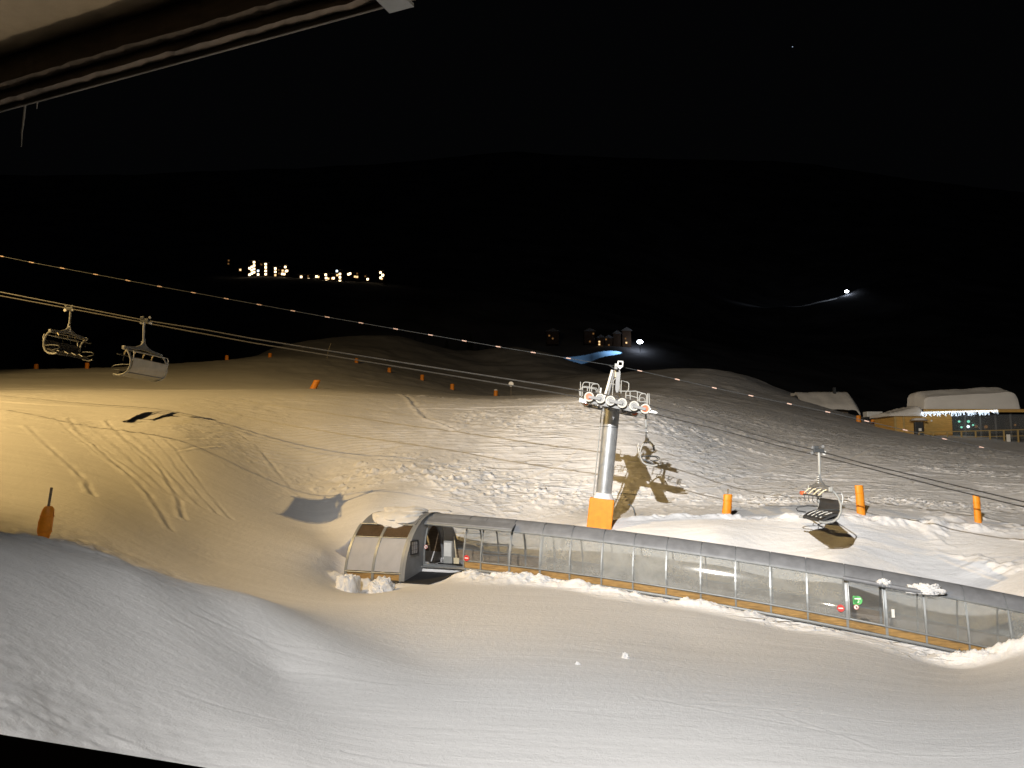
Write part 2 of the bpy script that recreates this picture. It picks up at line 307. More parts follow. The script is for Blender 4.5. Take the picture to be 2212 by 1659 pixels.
MT = dict(
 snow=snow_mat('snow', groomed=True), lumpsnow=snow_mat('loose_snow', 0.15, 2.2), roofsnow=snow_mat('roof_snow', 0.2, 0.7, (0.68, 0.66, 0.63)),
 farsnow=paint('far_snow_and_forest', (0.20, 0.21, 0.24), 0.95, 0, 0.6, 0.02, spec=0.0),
 steel=paint('galvanised_steel', (0.46, 0.47, 0.48), 0.34, 0.75, 0.2, 5), greypaint=paint('grey_paint', (0.17, 0.175, 0.18), 0.5, 0.1, 0.15, 4),
 column=paint('tower_steel', (0.44, 0.46, 0.48), 0.40, 0.65, 0.22, 3, 0.05), lightgrey=paint('light_grey_paint', (0.34, 0.345, 0.335), 0.5, 0, 0.12, 4),
 white=paint('white_paint', (0.66, 0.66, 0.64), 0.45, 0, 0.08, 3), rubber=paint('wheel_rubber', (0.50, 0.48, 0.43), 0.6, 0, 0.12, 8),
 dark=paint('dark_steel', (0.06, 0.065, 0.07), 0.5, 0.3, 0.3, 4), black=paint('black_rubber', (0.018, 0.018, 0.02), 0.6, 0, 0.4, 6),
 hull=paint('dull_grey_sheet', (0.20, 0.21, 0.232), 0.48, 0.15, 0.22, 2.5, 0.03), endwall=paint('grey_end_wall', (0.20, 0.21, 0.225), 0.5, 0.1, 0.18, 2),
 frame=paint('frame_aluminium', (0.26, 0.275, 0.285), 0.42, 0.4, 0.15, 4),
 orange=paint('orange_mattress', (0.80, 0.27, 0.012), 0.55, 0, 0.18, 5, 0.15), red=paint('orange_red_paint', (0.62, 0.12, 0.03), 0.5, 0, 0.1, 5),
 signred=paint('sign_red', (0.55, 0.03, 0.025), 0.5, 0, 0.08, 5), signgreen=paint('sign_green', (0.05, 0.42, 0.08), 0.5, 0, 0.1, 5), signwhite=paint('sign_white', (0.85, 0.83, 0.78), 0.5, 0, 0.04, 5),
 board=wood_mat('plywood_board', (0.34, 0.205, 0.07), (1.2, 1.2, 14), 0.6), inner=wood_mat('brown_inner_board', (0.24, 0.175, 0.115)), stake=wood_mat('grey_stake', (0.20, 0.16, 0.11)),
 beam=wood_mat('eave_beam', (0.085, 0.062, 0.042), (2, 2, 9)), chalet=wood_mat('chalet_boards', (0.55, 0.33, 0.09), (0.6, 0.6, 9), 0.35), fascia=wood_mat('eave_fascia', (0.13, 0.10, 0.075), (2, 2, 9)),
 rail=paint('yellow_timber', (0.42, 0.30, 0.12), 0.7, 0, 0.2, 3), plaster=paint('soffit_plaster', (0.37, 0.29, 0.19), 0.9, 0, 0.2, 5, 0.4),
 seat=paint('seat_vinyl', (0.035, 0.035, 0.037), 0.55, 0, 0.3, 5), backshell=paint('seat_shell', (0.40, 0.39, 0.36), 0.55, 0, 0.15, 3),
 pane=glass_mat('clouded_pane', 0.36, (0.52, 0.53, 0.52), 0.07, 0.05), clear=glass_mat('clear_pane', 0.10, (0.6, 0.6, 0.6), 0.07, 0.04), corr=glass_mat('corrugated_sheet', 0.80, (0.62, 0.62, 0.65), 0.06, 0.16, 0.12, True),
 smoke=glass_mat('smoked_pane', 0.32, (0.24, 0.165, 0.10), 0.10, 0.05), darkglass=paint('dark_window', (0.012, 0.016, 0.02), 0.06, 0, 0.3, 2),
 house=paint('house_wall', (0.07, 0.04, 0.024), 0.8, 0, 0.3, 0.3), houseroof=paint('house_roof_snow', (0.16, 0.16, 0.17), 0.8, 0, 0.1, 0.3),
 bark=paint('bark', (0.06, 0.045, 0.035), 0.9), needle=paint('needles', (0.03, 0.045, 0.03), 0.9, 0, 0.5, 2), ice=paint('ice', (0.16, 0.155, 0.15), 0.2, 0, 0.1, 8),
 parapet=paint('parapet_black', (0.008, 0.008, 0.009), 0.95, 0, 0.3, 6, spec=0.05), drip=paint('weathered_drip_edge', (0.11, 0.095, 0.08), 0.6, 0.2, 0.9, 1.3), hose=paint('blue_hose', (0.10, 0.14, 0.20), 0.5), ivory=paint('ivory_plastic', (0.72, 0.62, 0.42), 0.5), rope=paint('wire_rope', (0.055, 0.052, 0.048), 0.55, 0.2), marker=paint('pale_pink_marker', (0.55, 0.38, 0.32), 0.5, 0, 0.06),
 w_white=emis('lit_window_white', (1.0, 0.74, 0.42), 5.0), w_warm=emis('lit_window_warm', (1.0, 0.62, 0.28), 1.6), w_dim=emis('lit_window_dim', (1.0, 0.48, 0.15), 0.16), w_cool=emis('lit_window_cool', (0.75, 0.9, 1.0), 3.0),
 flood=emis('floodlight_glass', (0.86, 0.92, 1.0), 30), led=emis('icicle_led', (0.72, 0.86, 1.0), 6.0), green=emis('green_lamp', (0.3, 1.0, 0.7), 1.2), star=emis('star', (0.6, 0.75, 1.0), 0.6), sodium=emis('sodium_glass', (1.0, 0.6, 0.15), 20))
# ------------------------------------------------------------------ mesh building
col_main = sc.collection
class MB:
    def __init__(s): s.v = []; s.f = []
    def add(s, vs, fs):
        o = len(s.v); s.v += [Vector(q) for q in vs]; s.f += [tuple(o + i for i in f) for f in fs]; return s
    def hexa(s, c):                                        # 8 corners: bottom loop, top loop
        return s.add(c, [(3,2,1,0),(4,5,6,7),(0,1,5,4),(1,2,6,5),(2,3,7,6),(3,0,4,7)])
    def box(s, c, sx, sy, sz, ax=Vector((1,0,0)), ay=Vector((0,1,0)), az=Vector((0,0,1))):
        c = Vector(c); q = []
        for k in (-1, 1):
            for i, j in ((-1,-1),(1,-1),(1,1),(-1,1)): q.append(c + ax * (i * sx / 2) + ay * (j * sy / 2) + az * (k * sz / 2))
        return s.hexa(q)
    def tube(s, pl, r, n=8, cap=True, r1=None):
        pl = [Vector(p) for p in pl]; m = len(pl); up = Vector((0, 0, 1)); rings = []; prev = None
        for i, p in enumerate(pl):
            d = (pl[min(i + 1, m - 1)] - pl[max(i - 1, 0)]).normalized()
            if prev is None:
                a = d.cross(up if abs(d.z) < 0.95 else Vector((1, 0, 0))).normalized()
            else:
                a = (prev - d * prev.dot(d)).normalized()
            prev = a; b = d.cross(a); rr = r if r1 is None else r + (r1 - r) * i / (m - 1)
            rings.append([p + (a * math.cos(2*math.pi*k/n) + b * math.sin(2*math.pi*k/n)) * rr for k in range(n)])
        vs = [q for g in rings for q in g]; fs = []
        for i in range(m - 1):
            for k in range(n): fs.append((i*n+k, i*n+(k+1)%n, (i+1)*n+(k+1)%n, (i+1)*n+k))
        if cap: fs += [tuple(range(n - 1, -1, -1)), tuple((m-1)*n + k for k in range(n))]
        return s.add(vs, fs)
    def prism(s, poly, ext):                               # planar polygon extruded by a vector
        poly = [Vector(p) for p in poly]; ext = Vector(ext); n = len(poly)
        return s.add(poly + [p + ext for p in poly], [tuple(range(n - 1, -1, -1)), tuple(range(n, 2*n))] + [(i, (i+1)%n, n+(i+1)%n, n+i) for i in range(n)])
    def disc(s, c, nrm, r, th, n=24, up=Vector((0,0,1))):
        nrm = Vector(nrm).normalized(); a = up.cross(nrm).normalized(); b = nrm.cross(a); c = Vector(c)
        return s.prism([c + (a*math.cos(2*math.pi*k/n) + b*math.sin(2*math.pi*k/n)) * r for k in range(n)], nrm * th)
    def ring(s, c, nrm, r0, r1, th, n=28):
        nrm = Vector(nrm).normalized(); up = Vector((0,0,1)); a = up.cross(nrm).normalized(); b = nrm.cross(a); c = Vector(c); q = []
        for k in range(n):
            d = a*math.cos(2*math.pi*k/n) + b*math.sin(2*math.pi*k/n)
            q += [c + d*r0, c + d*r1, c + d*r1 + nrm*th, c + d*r0 + nrm*th]
        fs = []
        for k in range(n):
            i = 4*k; j = 4*((k+1) % n)
            for e in range(4): fs.append((i+e, i+(e+1)%4, j+(e+1)%4, j+e))
        return s.add(q, fs)
    def sheet(s, g, closed=False):                         # grid of points
        nr, nc = len(g), len(g[0])
        return s.add([q for r_ in g for q in r_], [(i*nc+j, i*nc+j+1, (i+1)*nc+j+1, (i+1)*nc+j) for i in range(nr-1) for j in range(nc-1)])
    def slab(s, g, off):                                   # grid of points thickened by off(i,j)
        nr, nc = len(g), len(g[0]); top = [Vector(q) for r_ in g for q in r_]
        bot = [Vector(g[i][j]) + Vector(off(i, j)) for i in range(nr) for j in range(nc)]; o = nr*nc; fs = []
        for i in range(nr-1):
            for j in range(nc-1):
                a, b, c, d = i*nc+j, i*nc+j+1, (i+1)*nc+j+1, (i+1)*nc+j; fs += [(a,b,c,d), (o+d,o+c,o+b,o+a)]
        for j in range(nc-1):
            fs += [(j, o+j, o+j+1, j+1), ((nr-1)*nc+j+1, o+(nr-1)*nc+j+1, o+(nr-1)*nc+j, (nr-1)*nc+j)]
        for i in range(nr-1):
            fs += [((i+1)*nc, o+(i+1)*nc, o+i*nc, i*nc), (i*nc+nc-1, o+i*nc+nc-1, o+(i+1)*nc+nc-1, (i+1)*nc+nc-1)]
        return s.add(top + bot, fs)
def world_of(o):
    l = Vector((0, 0, 0))
    while o: l += o.location; o = o.parent
    return l
def build(name, mb, mat, parent=None, smooth=False, origin=None, local=False, bevel=0):
    me = bpy.data.meshes.new(name)
    base = (Vector((0,0,0)) if local else world_of(parent)) if parent else Vector(origin or (0,0,0))
    me.from_pydata([tuple(q - base) for q in mb.v], [], mb.f); me.update()
    bm = bmesh.new(); bm.from_mesh(me); bmesh.ops.recalc_face_normals(bm, faces=bm.faces); bm.to_mesh(me); bm.free()
    me.materials.append(MT[mat] if isinstance(mat, str) else mat)
    o = bpy.data.objects.new(name, me); col_main.objects.link(o)
    if parent: o.parent = parent
    else: o.location = base
    if smooth:
        me.polygons.foreach_set('use_smooth', [True] * len(me.polygons))
        md = o.modifiers.new('edges', 'EDGE_SPLIT'); md.split_angle = R(40)
    if bevel:
        b = o.modifiers.new('bevel', 'BEVEL'); b.width = bevel; b.segments = 2; b.limit_method = 'ANGLE'; b.angle_limit = R(40)
    return o
def tag(o, label, cat, group=None, kind=None):
    if label: o['label'] = label
    if cat: o['category'] = cat
    if group: o['group'] = group
    if kind: o['kind'] = kind
    return o
def thing(name, loc, label, cat, group=None):
    o = bpy.data.objects.new(name, None); o.empty_display_size = 0.2; col_main.objects.link(o); o.location = loc
    return tag(o, label, cat, group)
def copy_tree(o, parent=None):
    c = o.copy(); col_main.objects.link(c); c.parent = parent
    for ch in list(o.children): copy_tree(ch, c)
    return c
# ------------------------------------------------------------------ snow ground: one sheet
def grid_obj(name, ts, ys, zf, mat):
    T, Y = np.meshgrid(ts, ys); X = T * Y; Z = zf(X, Y); nr, nc = X.shape
    co = np.stack([X, Y, Z], -1).reshape(-1, 3).astype(np.float32)
    idx = np.arange(nr * nc).reshape(nr, nc)
    q = np.stack([idx[:-1, :-1], idx[:-1, 1:], idx[1:, 1:], idx[1:, :-1]], -1).reshape(-1, 4)
    me = bpy.data.meshes.new(name); me.vertices.add(len(co)); me.vertices.foreach_set('co', co.ravel())
    me.loops.add(q.size); me.loops.foreach_set('vertex_index', q.ravel().astype(np.int32))
    me.polygons.add(len(q)); me.polygons.foreach_set('loop_start', (np.arange(len(q)) * 4).astype(np.int32))
    me.polygons.foreach_set('use_smooth', np.ones(len(q), bool)); me.update(calc_edges=True)
    me.materials.append(MT[mat]); o = bpy.data.objects.new(name, me); col_main.objects.link(o); o['kind'] = 'structure'; return o
ts = np.concatenate([np.linspace(-1.9, -0.76, 70)[:-1], np.linspace(-0.76, 0.76, 900), np.linspace(0.76, 1.9, 70)[1:]])
ys = np.concatenate([np.geomspace(2.5, 8, 60)[:-1], np.geomspace(8, 29, 400)[:-1], np.linspace(29, 40, 190)[:-1], np.linspace(40, 62, 270)[:-1], np.geomspace(62, 110, 110)[:-1], np.geomspace(110, 335, 120)])
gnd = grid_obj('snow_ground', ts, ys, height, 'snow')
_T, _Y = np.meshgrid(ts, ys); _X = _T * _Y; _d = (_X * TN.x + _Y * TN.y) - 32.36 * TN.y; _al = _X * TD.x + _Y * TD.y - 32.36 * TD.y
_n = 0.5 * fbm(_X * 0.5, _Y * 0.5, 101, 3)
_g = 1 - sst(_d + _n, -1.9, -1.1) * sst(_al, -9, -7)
_path_dim = sst(_Y + .6 * _n, 38.3, 39.0) * (1 - sst(_Y + 2 * _n, 43.0, 44.5)) * sst(_X, 1, 4)  # dimness of grazing light on the flat path, put into the snow colour
_g = np.maximum(_g, _path_dim)
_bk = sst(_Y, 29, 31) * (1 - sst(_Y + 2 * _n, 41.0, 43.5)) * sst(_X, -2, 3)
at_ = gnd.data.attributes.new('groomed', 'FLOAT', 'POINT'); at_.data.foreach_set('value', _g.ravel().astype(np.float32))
at_ = gnd.data.attributes.new('untracked', 'FLOAT', 'POINT'); at_.data.foreach_set('value', np.maximum(_bk, _g).ravel().astype(np.float32))
# far mountain sides, dark under the night sky
HC = [(-900,950,330),(0,900,335),(500,860,335),(900,850,335),(1300,850,335),(1800,930,335),(2212,980,335),(3100,1000,335),
 (0,640,520),(400,620,560),(600,640,520),(650,606,600),(850,618,600),(1000,650,560),(1100,690,520),(1270,778,430),(1300,760,440),(1350,752,450),(1400,748,460),(1500,740,520),
 (650,560,800),(300,520,900),(1000,560,900),(1400,600,900),(1690,666,880),(1760,655,890),(1830,634,900),(1860,622,905),(1690,666,930),(1760,655,940),(1830,634,950),(1860,622,955),(1700,690,850),(1830,660,860),(1830,600,1020),(1700,640,1020),(2212,640,900),(2212,760,600),(1800,760,600),
 (0,380,1700),(500,370,1700),(1106,330,1800),(1700,360,1700),(2212,420,1700),(-900,500,900),(-900,380,1700),(3100,700,700),(3100,420,1700),(0,420,2600),(1106,420,2600),(2212,450,2600)]
HP = np.array([(ray(u, v)[0] * SX, math.log(Y), ray(u, v)[1]) for u, v, Y in HC]); hn = len(HP)
HK = np.zeros((hn + 3, hn + 3)); HK[:hn, :hn] = _k(((HP[:, None, :2] - HP[None, :, :2]) ** 2).sum(-1)); HK[:hn, hn] = HK[hn, :hn] = 1; HK[:hn, hn+1:] = HP[:, :2]; HK[hn+1:, :hn] = HP[:, :2].T
HS = np.linalg.solve(HK, np.concatenate([HP[:, 2], [0, 0, 0]]))
def hill(x, y):
    t = np.stack([(x / y).ravel() * SX, np.log(y).ravel()], 1)
    e = _k(((t[:, None] - HP[None, :, :2]) ** 2).sum(-1)) @ HS[:hn] + HS[hn] + t @ HS[hn+1:]
    return e.reshape(x.shape) * y + 5 * fbm(x * 0.012, y * 0.012, 83, 4) * sst(y, 335, 450) + CZ
grid_obj('hills', np.linspace(-1.9, 1.9, 420), np.geomspace(334, 2600, 260), hill, 'farsnow')
def hill1(u, v, Y):
    x = P(u, v, Y).x; return Vector((x, Y, float(hill(np.array([x]), np.array([Y * 1.0]))[0])))
# ------------------------------------------------------------------ covered conveyor
S_U = [916, 1001, 1038, 1100, 1166, 1230, 1299, 1367, 1439, 1514, 1590, 1666, 1746, 1832, 1917, 2003, 2096, 2190, 2288, 2390]
ST = [tun_u(u) for u in S_U]
HW = 1.05
def off(h): return HW - 0.2 * max(0.0, h - 0.4) ** 2
def tp(p, o, h): return p + TN * (HW - o) + Vector((0, 0, h))          # o: signed offset from the centre line towards the viewer
_e = off(1.74)
def roofprof(n=8):
    r = []
    for k in range(n + 1):
        t = k / n; r.append(((1-t)**2 * _e + 2*t*(1-t) * 0.45, (1-t)**2 * 1.74 + 2*t*(1-t) * 2.18 + t*t * 2.2))
    return r + [(-o, h) for o, h in reversed(r[:-1])]
def lerp(a, b, t): return a + (b - a) * t
tunnel = thing('conveyor_tunnel', ST[0], 'long covered ski conveyor with clouded panes, plywood skirting and dull grey curved roof', 'conveyor')
PANE_H = [0.43 + (1.72 - 0.43) * k / 9 for k in range(10)]
def side_grid(a, b, hs, sgn, inset=0.0, m=0.035):
    L = (b - a).length; t0, t1 = m / L, 1 - m / L
    return [[tp(lerp(a, b, t), sgn * (off(h) - inset), h) for t in (t0, 0.5, t1)] for h in hs]
for i in range(len(ST) - 1):
    a, b = ST[i], ST[i + 1]
    for sgn in (1, -1):
        if sgn == 1 and i == 0: continue
        is_door = sgn == 1 and i == 13
        par = tunnel
        if is_door:
            par = build('door', MB().tube([tp(lerp(a, b, .06), off(h) + .03, h) for h in PANE_H], .03).tube([tp(lerp(a, b, .95), off(h) + .03, h) for h in PANE_H], .03).tube([tp(lerp(a, b, t), off(.42) + .03, .42) for t in (.06, .95)], .04), 'frame', tunnel, True)
        class _L: pass
        g = side_grid(a, b, PANE_H if sgn == 1 else [0.58] + PANE_H[2:], sgn, 0.02)
        pb = MB().slab(g, lambda i_, j_: TN * (0.012 * sgn))
        kb = MB().slab(side_grid(a, b, [0.11, 0.2, 0.37] if sgn == 1 else [0.07, 0.3, 0.55], sgn, 0.015), lambda i_, j_: TN * (0.02 * sgn))
        if is_door:
            base = world_of(tunnel)
            for nm, mb, mt in (('pane', pb, 'clear'), ('kick_board', kb, 'board')):
                o = build(nm, mb, mt, tunnel, True); o.parent = par
        else:
            build('pane' if sgn == 1 else 'rear_pane', pb, 'pane' if sgn == 1 and i > 3 else 'clear', par, True)
            build('kick_board' if sgn == 1 else 'rear_kick_board', kb, 'board' if sgn == 1 else 'inner', par)
    L = (b - a).length; rp = roofprof()
    build('roof_panel', MB().slab([[tp(lerp(a, b, t), o, h) for t in (0.012, 0.5, 0.988)] for o, h in rp], lambda i_, j_: (0, 0, -0.02)), 'hull', tunnel, True)
for i, p in enumerate(ST):
    wd = 0.085 if i in (3, 4, 13, 14) else 0.058
    prof = [(off(h) + 0.012, h) for h in [0, 0.2, 0.42, 0.7, 1.0, 1.3, 1.55, 1.74]]
    prof = prof + [(o * 0.985, h - 0.035) for o, h in roofprof()[1:-1]] + [(-o, h) for o, h in reversed(prof)]
    mb = MB()
    q = []
    for o, h in prof: q.append((tp(p - TD * wd / 2, o, h), tp(p + TD * wd / 2, o, h), tp(p + TD * wd / 2, o * 0.94, h - 0.0), tp(p - TD * wd / 2, o * 0.94, h)))
    vs = [x for r_ in q for x in r_]; fs = []
    for k in range(len(q) - 1):
        for e in range(4): fs.append((4*k+e, 4*k+(e+1)%4, 4*k+4+(e+1)%4, 4*k+4+e))
    build('arched_post', mb.add(vs, fs), 'frame', tunnel)
for sgn in (1, -1):
    for nm, h, r in (('bottom_rail', 0.05, 0.055), ('middle_rail', 0.40 if sgn == 1 else 0.565, 0.032), ('eave_rail', 1.745, 0.035)):
        st = ST if not (nm == 'middle_rail' and sgn == 1) else ST[1:]
        build(nm, MB().tube([tp(p, sgn * (off(h) + 0.005), h) for p in st], r, 6), 'frame', tunnel)
build('conveyor_belt', MB().slab([[tp(p, o, -0.06 + 0.02) for p in ST] for o in (0.62, 0.2, -0.2, -0.62)], lambda i, j: (0, 0, -0.06)), 'black', tunnel)
for o_ in (0.70, -0.70): build('belt_rail', MB().tube([tp(p, o_, 0.06) for p in ST], 0.035, 6), 'steel', tunnel)
# covers over the two doors
build('door_canopy', MB().slab([[tp(p, o, h) for p in (ST[0], ST[1], ST[2], ST[3] + TD * 0.1)] for o, h in ((1.02, 1.80), (0.98, 1.90), (0.80, 1.98), (0.55, 2.08))], lambda i, j: (0, 0, -0.05)), 'hull', tunnel, True)
build('canopy_gutter', MB().tube([tp(ST[0], 1.03, 1.80), tp(ST[3] + TD * 0.1, 1.03, 1.80)], 0.055, 8), 'frame', tunnel, True)
build('door_track_cover', MB().tube([tp(ST[13] - TD * 0.08, 0.93, 1.80), tp(lerp(ST[15], ST[16], .25), 0.93, 1.80)], 0.085, 10), 'hull', tunnel, True)
build('door_sill', MB().box(lerp(ST[0], ST[1], .5) + TN * (-0.04) + Vector((0, 0, 0.03)), (ST[1] - ST[0]).length + .2, 0.12, 0.06, TD, TN), 'steel', tunnel)
def on_pane(u, v, lift=0.03):
    best = None
    for k in range(60):
        h = 0.4 + k * 0.023
        # find x whose column is u
        x = tun_u(u).x
        for _ in range(6):
            q = tp(tun_at(x), off(h), h); zc = q.y * CP + (q.z - CZ) * SP
            x += (u - (CU + F * q.x / zc)) * q.y / F
        q = tp(tun_at(x), off(h), h); zc = q.y * CP + (q.z - CZ) * SP; yc = -q.y * SP + (q.z - CZ) * CP
        d = abs(CV - F * yc / zc - v)
        if best is None or d < best[0]: best = (d, q, h)
    h = best[2]; nrm = (-TN + Vector((0, 0, 0.4 * max(0, h - 0.4)))).normalized()
    return best[1] + nrm * lift, nrm
def sign_noentry(u, v, r):
    c, n_ = on_pane(u, v); s = build('no_entry_sign', MB().disc(c, n_, r, 0.012), 'signred', tunnel)
    a = Vector((0,0,1)).cross(n_).normalized(); b_ = n_.cross(a)
    o = build('white_bar', MB().box(c + n_ * 0.014, r * 1.25, r * 0.3, 0.008, a, b_, n_), 'signwhite', tunnel); o.parent = s
def sign_ban(u, v, r):
    c, n_ = on_pane(u, v); s = build('prohibition_sign', MB().disc(c, n_, r, 0.012), 'signwhite', tunnel)
    a = Vector((0,0,1)).cross(n_).normalized(); b_ = n_.cross(a)
    mb = MB().ring(c + n_ * 0.012, n_, r * 0.86, r, 0.008).box(c + n_ * 0.022, r * 1.8, r * 0.13, 0.008, (a - b_).normalized(), (a + b_).normalized(), n_)
    o = build('red_ring', mb, 'signred', tunnel); o.parent = s
    mb = MB().disc(c + n_ * 0.013 + a * r * 0.15 - b_ * r * 0.2, n_, r * 0.34, 0.006, 12).box(c + n_ * 0.016 + a * r * 0.1 + b_ * r * 0.2, r * 0.3, r * 0.5, 0.006, a, b_, n_)
    o = build('black_figure', mb, 'black', tunnel); o.parent = s
sign_noentry(1008.5, 1205, 0.125); sign_noentry(1816, 1314, 0.125); sign_ban(1849.5, 1311.5, 0.085); sign_ban(921, 1181, 0.085)
c, n_ = on_pane(1852.5, 1297); a = Vector((0,0,1)).cross(n_).normalized(); b_ = n_.cross(a)
gs = build('green_sign', MB().disc(c, n_, 0.155, 0.012).box(c + n_ * 0.006 - a * 0.08, 0.15, 0.30, 0.012, a, b_, n_), 'signgreen', tunnel)
mb = MB().box(c + n_ * 0.02 + b_ * 0.055, 0.2, 0.04, 0.008, a, b_, n_).tube([c + n_ * .02 + a * .03 + b_ * .0, c + n_ * .02 + a * .04 - b_ * .04, c + n_ * .02 + a * .02 - b_ * .07, c + n_ * .02 - a * .02 - b_ * .07], .014, 6)
o = build('white_arrow', mb, 'signwhite', tunnel); o.parent = gs
c, n_ = on_pane(1929, 1325); a = Vector((0,0,1)).cross(n_).normalized(); build('door_handle', MB().box(c, 0.10, 0.28, 0.05, a, n_.cross(a), n_), 'white', tunnel)
# entrance cabin: a half-round vault on the same axis
CR = 2.75; CC = Vector((-4.6, 32.3, CZ - 4.98)); CL = 2.64
def cp(s, ph, r=CR): return CC + TD * s + TN * (CR - r * math.cos(ph)) + Vector((0, 0, r * math.sin(ph)))
cabin = thing('entrance_cabin', CC, 'half-round grey entrance cabin with ribbed translucent sheets at the head of the conveyor', 'cabin')
def vault(name, mat, s0, s1, p0, p1, r=CR, th=0.02, n=10):
    g = [[cp(lerp(s0, s1, t), lerp(p0, p1, k / n), r) for t in (0, .5, 1)] for k in range(n + 1)]
    return build(name, MB().slab(g, lambda i, j: (CC + TD * 0 + TN * CR + Vector((0,0,0)) - g[i][j] + TD * ((g[i][j] - CC).dot(TD))) .normalized() * th), mat, cabin, True)
A0, A1, A2, A3, A4 = 0.05, 0.15, math.asin(1.80/CR), math.asin(2.30/CR), math.pi
for k in range(2):
    s0, s1 = -CL + k * CL / 2 + 0.05, -CL + (k + 1) * CL / 2 - 0.05
    vault('skirting_board', 'board', s0, s1, A0, A1, CR - 0.01)
    vault('ribbed_sheet', 'corr', s0, s1, A1 + .02, A2)
    vault('smoked_window', 'smoke', s0, s1, A2 + .02, A3 - .02)
    vault('roof_sheet', 'hull', s0 - .05, s1 + .05, A3 + .01, math.pi - A3, CR, .02, 16)
    vault('rear_sheet', 'inner', s0, s1, math.pi - A3, math.pi - 0.05)
for s in (-CL, -CL / 2, 0.0):
    vault('rib', 'frame', s - 0.06, s + 0.06, 0.0, A3, CR + 0.02, .06, 14)
for ph in (A2, A3, A1):
    build('cross_rail', MB().tube([cp(-CL, ph, CR + .01), cp(0, ph, CR + .01)], 0.03, 6), 'frame', cabin)
# end wall with the opening to the conveyor
def arc_poly(s, r, n=24): return [cp(s, math.pi * k / n, r) for k in range(n + 1)]
outer = [(CR - CR * math.cos(math.pi * k / 40), CR * math.sin(math.pi * k / 40)) for k in range(41)]
inner = [(CR - o, h) for o, h in [(off(q), q) for q in (0.0, .4, .8, 1.2, 1.5, 1.74)] + roofprof()[1:-1] + [(-off(q), q) for q in (1.74, 1.5, 1.2, .8, .4, 0.0)]]
def resample(pl, n):
    L = [0]
    for (a0, b0), (a1, b1) in zip(pl[:-1], pl[1:]): L.append(L[-1] + math.hypot(a1 - a0, b1 - b0))
    r = []
    for k in range(n):
        d = L[-1] * k / (n - 1); j = max(i for i in range(len(L) - 1) if L[i] <= d + 1e-9); t = (d - L[j]) / (L[j+1] - L[j])
        r.append((lerp(pl[j][0], pl[j+1][0], t), lerp(pl[j][1], pl[j+1][1], t)))
    return r
oo, ii = resample(outer, 41), resample(inner, 41)
g = [[CC + TD * 0.08 + TN * lerp(a_[0], b2[0], t) + Vector((0, 0, lerp(a_[1], b2[1], t))) for t in (0, .5, 1)] for a_, b2 in zip(oo, ii)]
build('end_wall', MB().slab(g, lambda i, j: TD * 0.10), 'endwall', cabin)
build('end_wall_flange', MB().slab([[CC + TD * (0.06 + dd) + TN * (CR - (CR + .03) * math.cos(ph)) + Vector((0,0,(CR + .03) * math.sin(ph))) for dd in (0, .14)] for ph in [math.pi * k / 40 for k in range(41)]], lambda i, j: (0, 0, -.02)), 'endwall', cabin, True)
build('rear_end_wall', MB().prism([cp(-CL + .03, math.pi * k / 24, CR - .04) for k in range(25)], TD * 0.04), 'inner', cabin)
wc = CC + TD * 0.20 + TN * 0.80 + Vector((0, 0, 1.42))
build('small_window', MB().box(wc, 0.02, 0.62, 0.52, TD, TN), 'corr', cabin)
wf = MB()
for dy, dz, sy, sz in ((0, .27, .66, .05), (0, -.27, .66, .05), (.31, 0, .05, .54), (-.31, 0, .05, .54)): wf.box(wc + TN * dy + Vector((0, 0, dz)) + TD * .02, .05, sy, sz, TD, TN)
build('window_gasket', wf, 'black', cabin)
wf = MB()
for k in (-.1, .1): wf.box(wc + TN * k + TD * .02, .01, .012, .5, TD, TN); wf.box(wc + Vector((0, 0, k)) + TD * .022, .01, .6, .012, TD, TN)
build('window_mesh', wf, 'dark', cabin)
# rubber mat in front of the entrance and what stands inside
def drape(pl, n, m, lift):
    a, b, c, d = [Vector(p) for p in pl]; g = []
    for i in range(n + 1):
        r_ = []
        for j in range(m + 1):
            q = lerp(lerp(a, b, j / m), lerp(d, c, j / m), i / n); r_.append(Vector((q.x, q.y, H1(q.x, q.y) + lift)))
        g.append(r_)
    return g
m0 = ST[0] - TN * 0.12 - TD * .1; m1 = ST[1] - TN * 0.12; 
mpl = [m0, m1, ST[1] - TN * 1.75 - TD * .75, ST[0] - TN * 1.75 - TD * .45]
tag(build('rubber_mat', MB().slab(drape(mpl, 6, 6, 0.05), lambda i, j: (0, 0, -0.04)), 'black', origin=m0), 'black rubber mat lying in the snow before the cabin entrance', 'mat')
cb = thing('control_cabinet', tp(ST[0] + TD * 0.45, -0.55, -.05), 'grey control cabinet just inside the open entrance of the conveyor', 'cabinet')
build('body', MB().box(cb.location + Vector((0, 0, .5)), .42, .35, 1.0, TD, TN), 'lightgrey', cb, bevel=.02); build('door_panel', MB().box(cb.location - TN * .19 + Vector((0, 0, .62)), .34, .02, .6, TD, TN), 'white', cb)
build('plinth', MB().box(cb.location + Vector((0, 0, -.02)), .46, .39, .08, TD, TN), 'dark', cb)
br = thing('snow_shovel', tp(ST[0] + TD * 0.95, -0.2, 0), 'ivory handled shovel leaning inside the conveyor entrance', 'shovel')
build('handle', MB().tube([br.location + Vector((0.0, 0, .2)), br.location + Vector((-.12, .25, 1.15))], .022), 'ivory', br); build('blade', MB().box(br.location + Vector((0.01, -.02, .12)), .26, .04, .26, TD, TN), 'ivory', br, bevel=.01)
gr = thing('guard_rail', tp(ST[1] + TD * .15, -0.3, 0), 'oval grey guard rail standing inside the conveyor behind the first panes', 'rail')
L0 = gr.location
mb = MB()
oval = [L0 + TD * (0.75 + 0.85 * math.cos(q)) + TN * (.3 * math.sin(q)) + Vector((0, 0, .95 )) for q in [2 * math.pi * k / 20 for k in range(21)]]
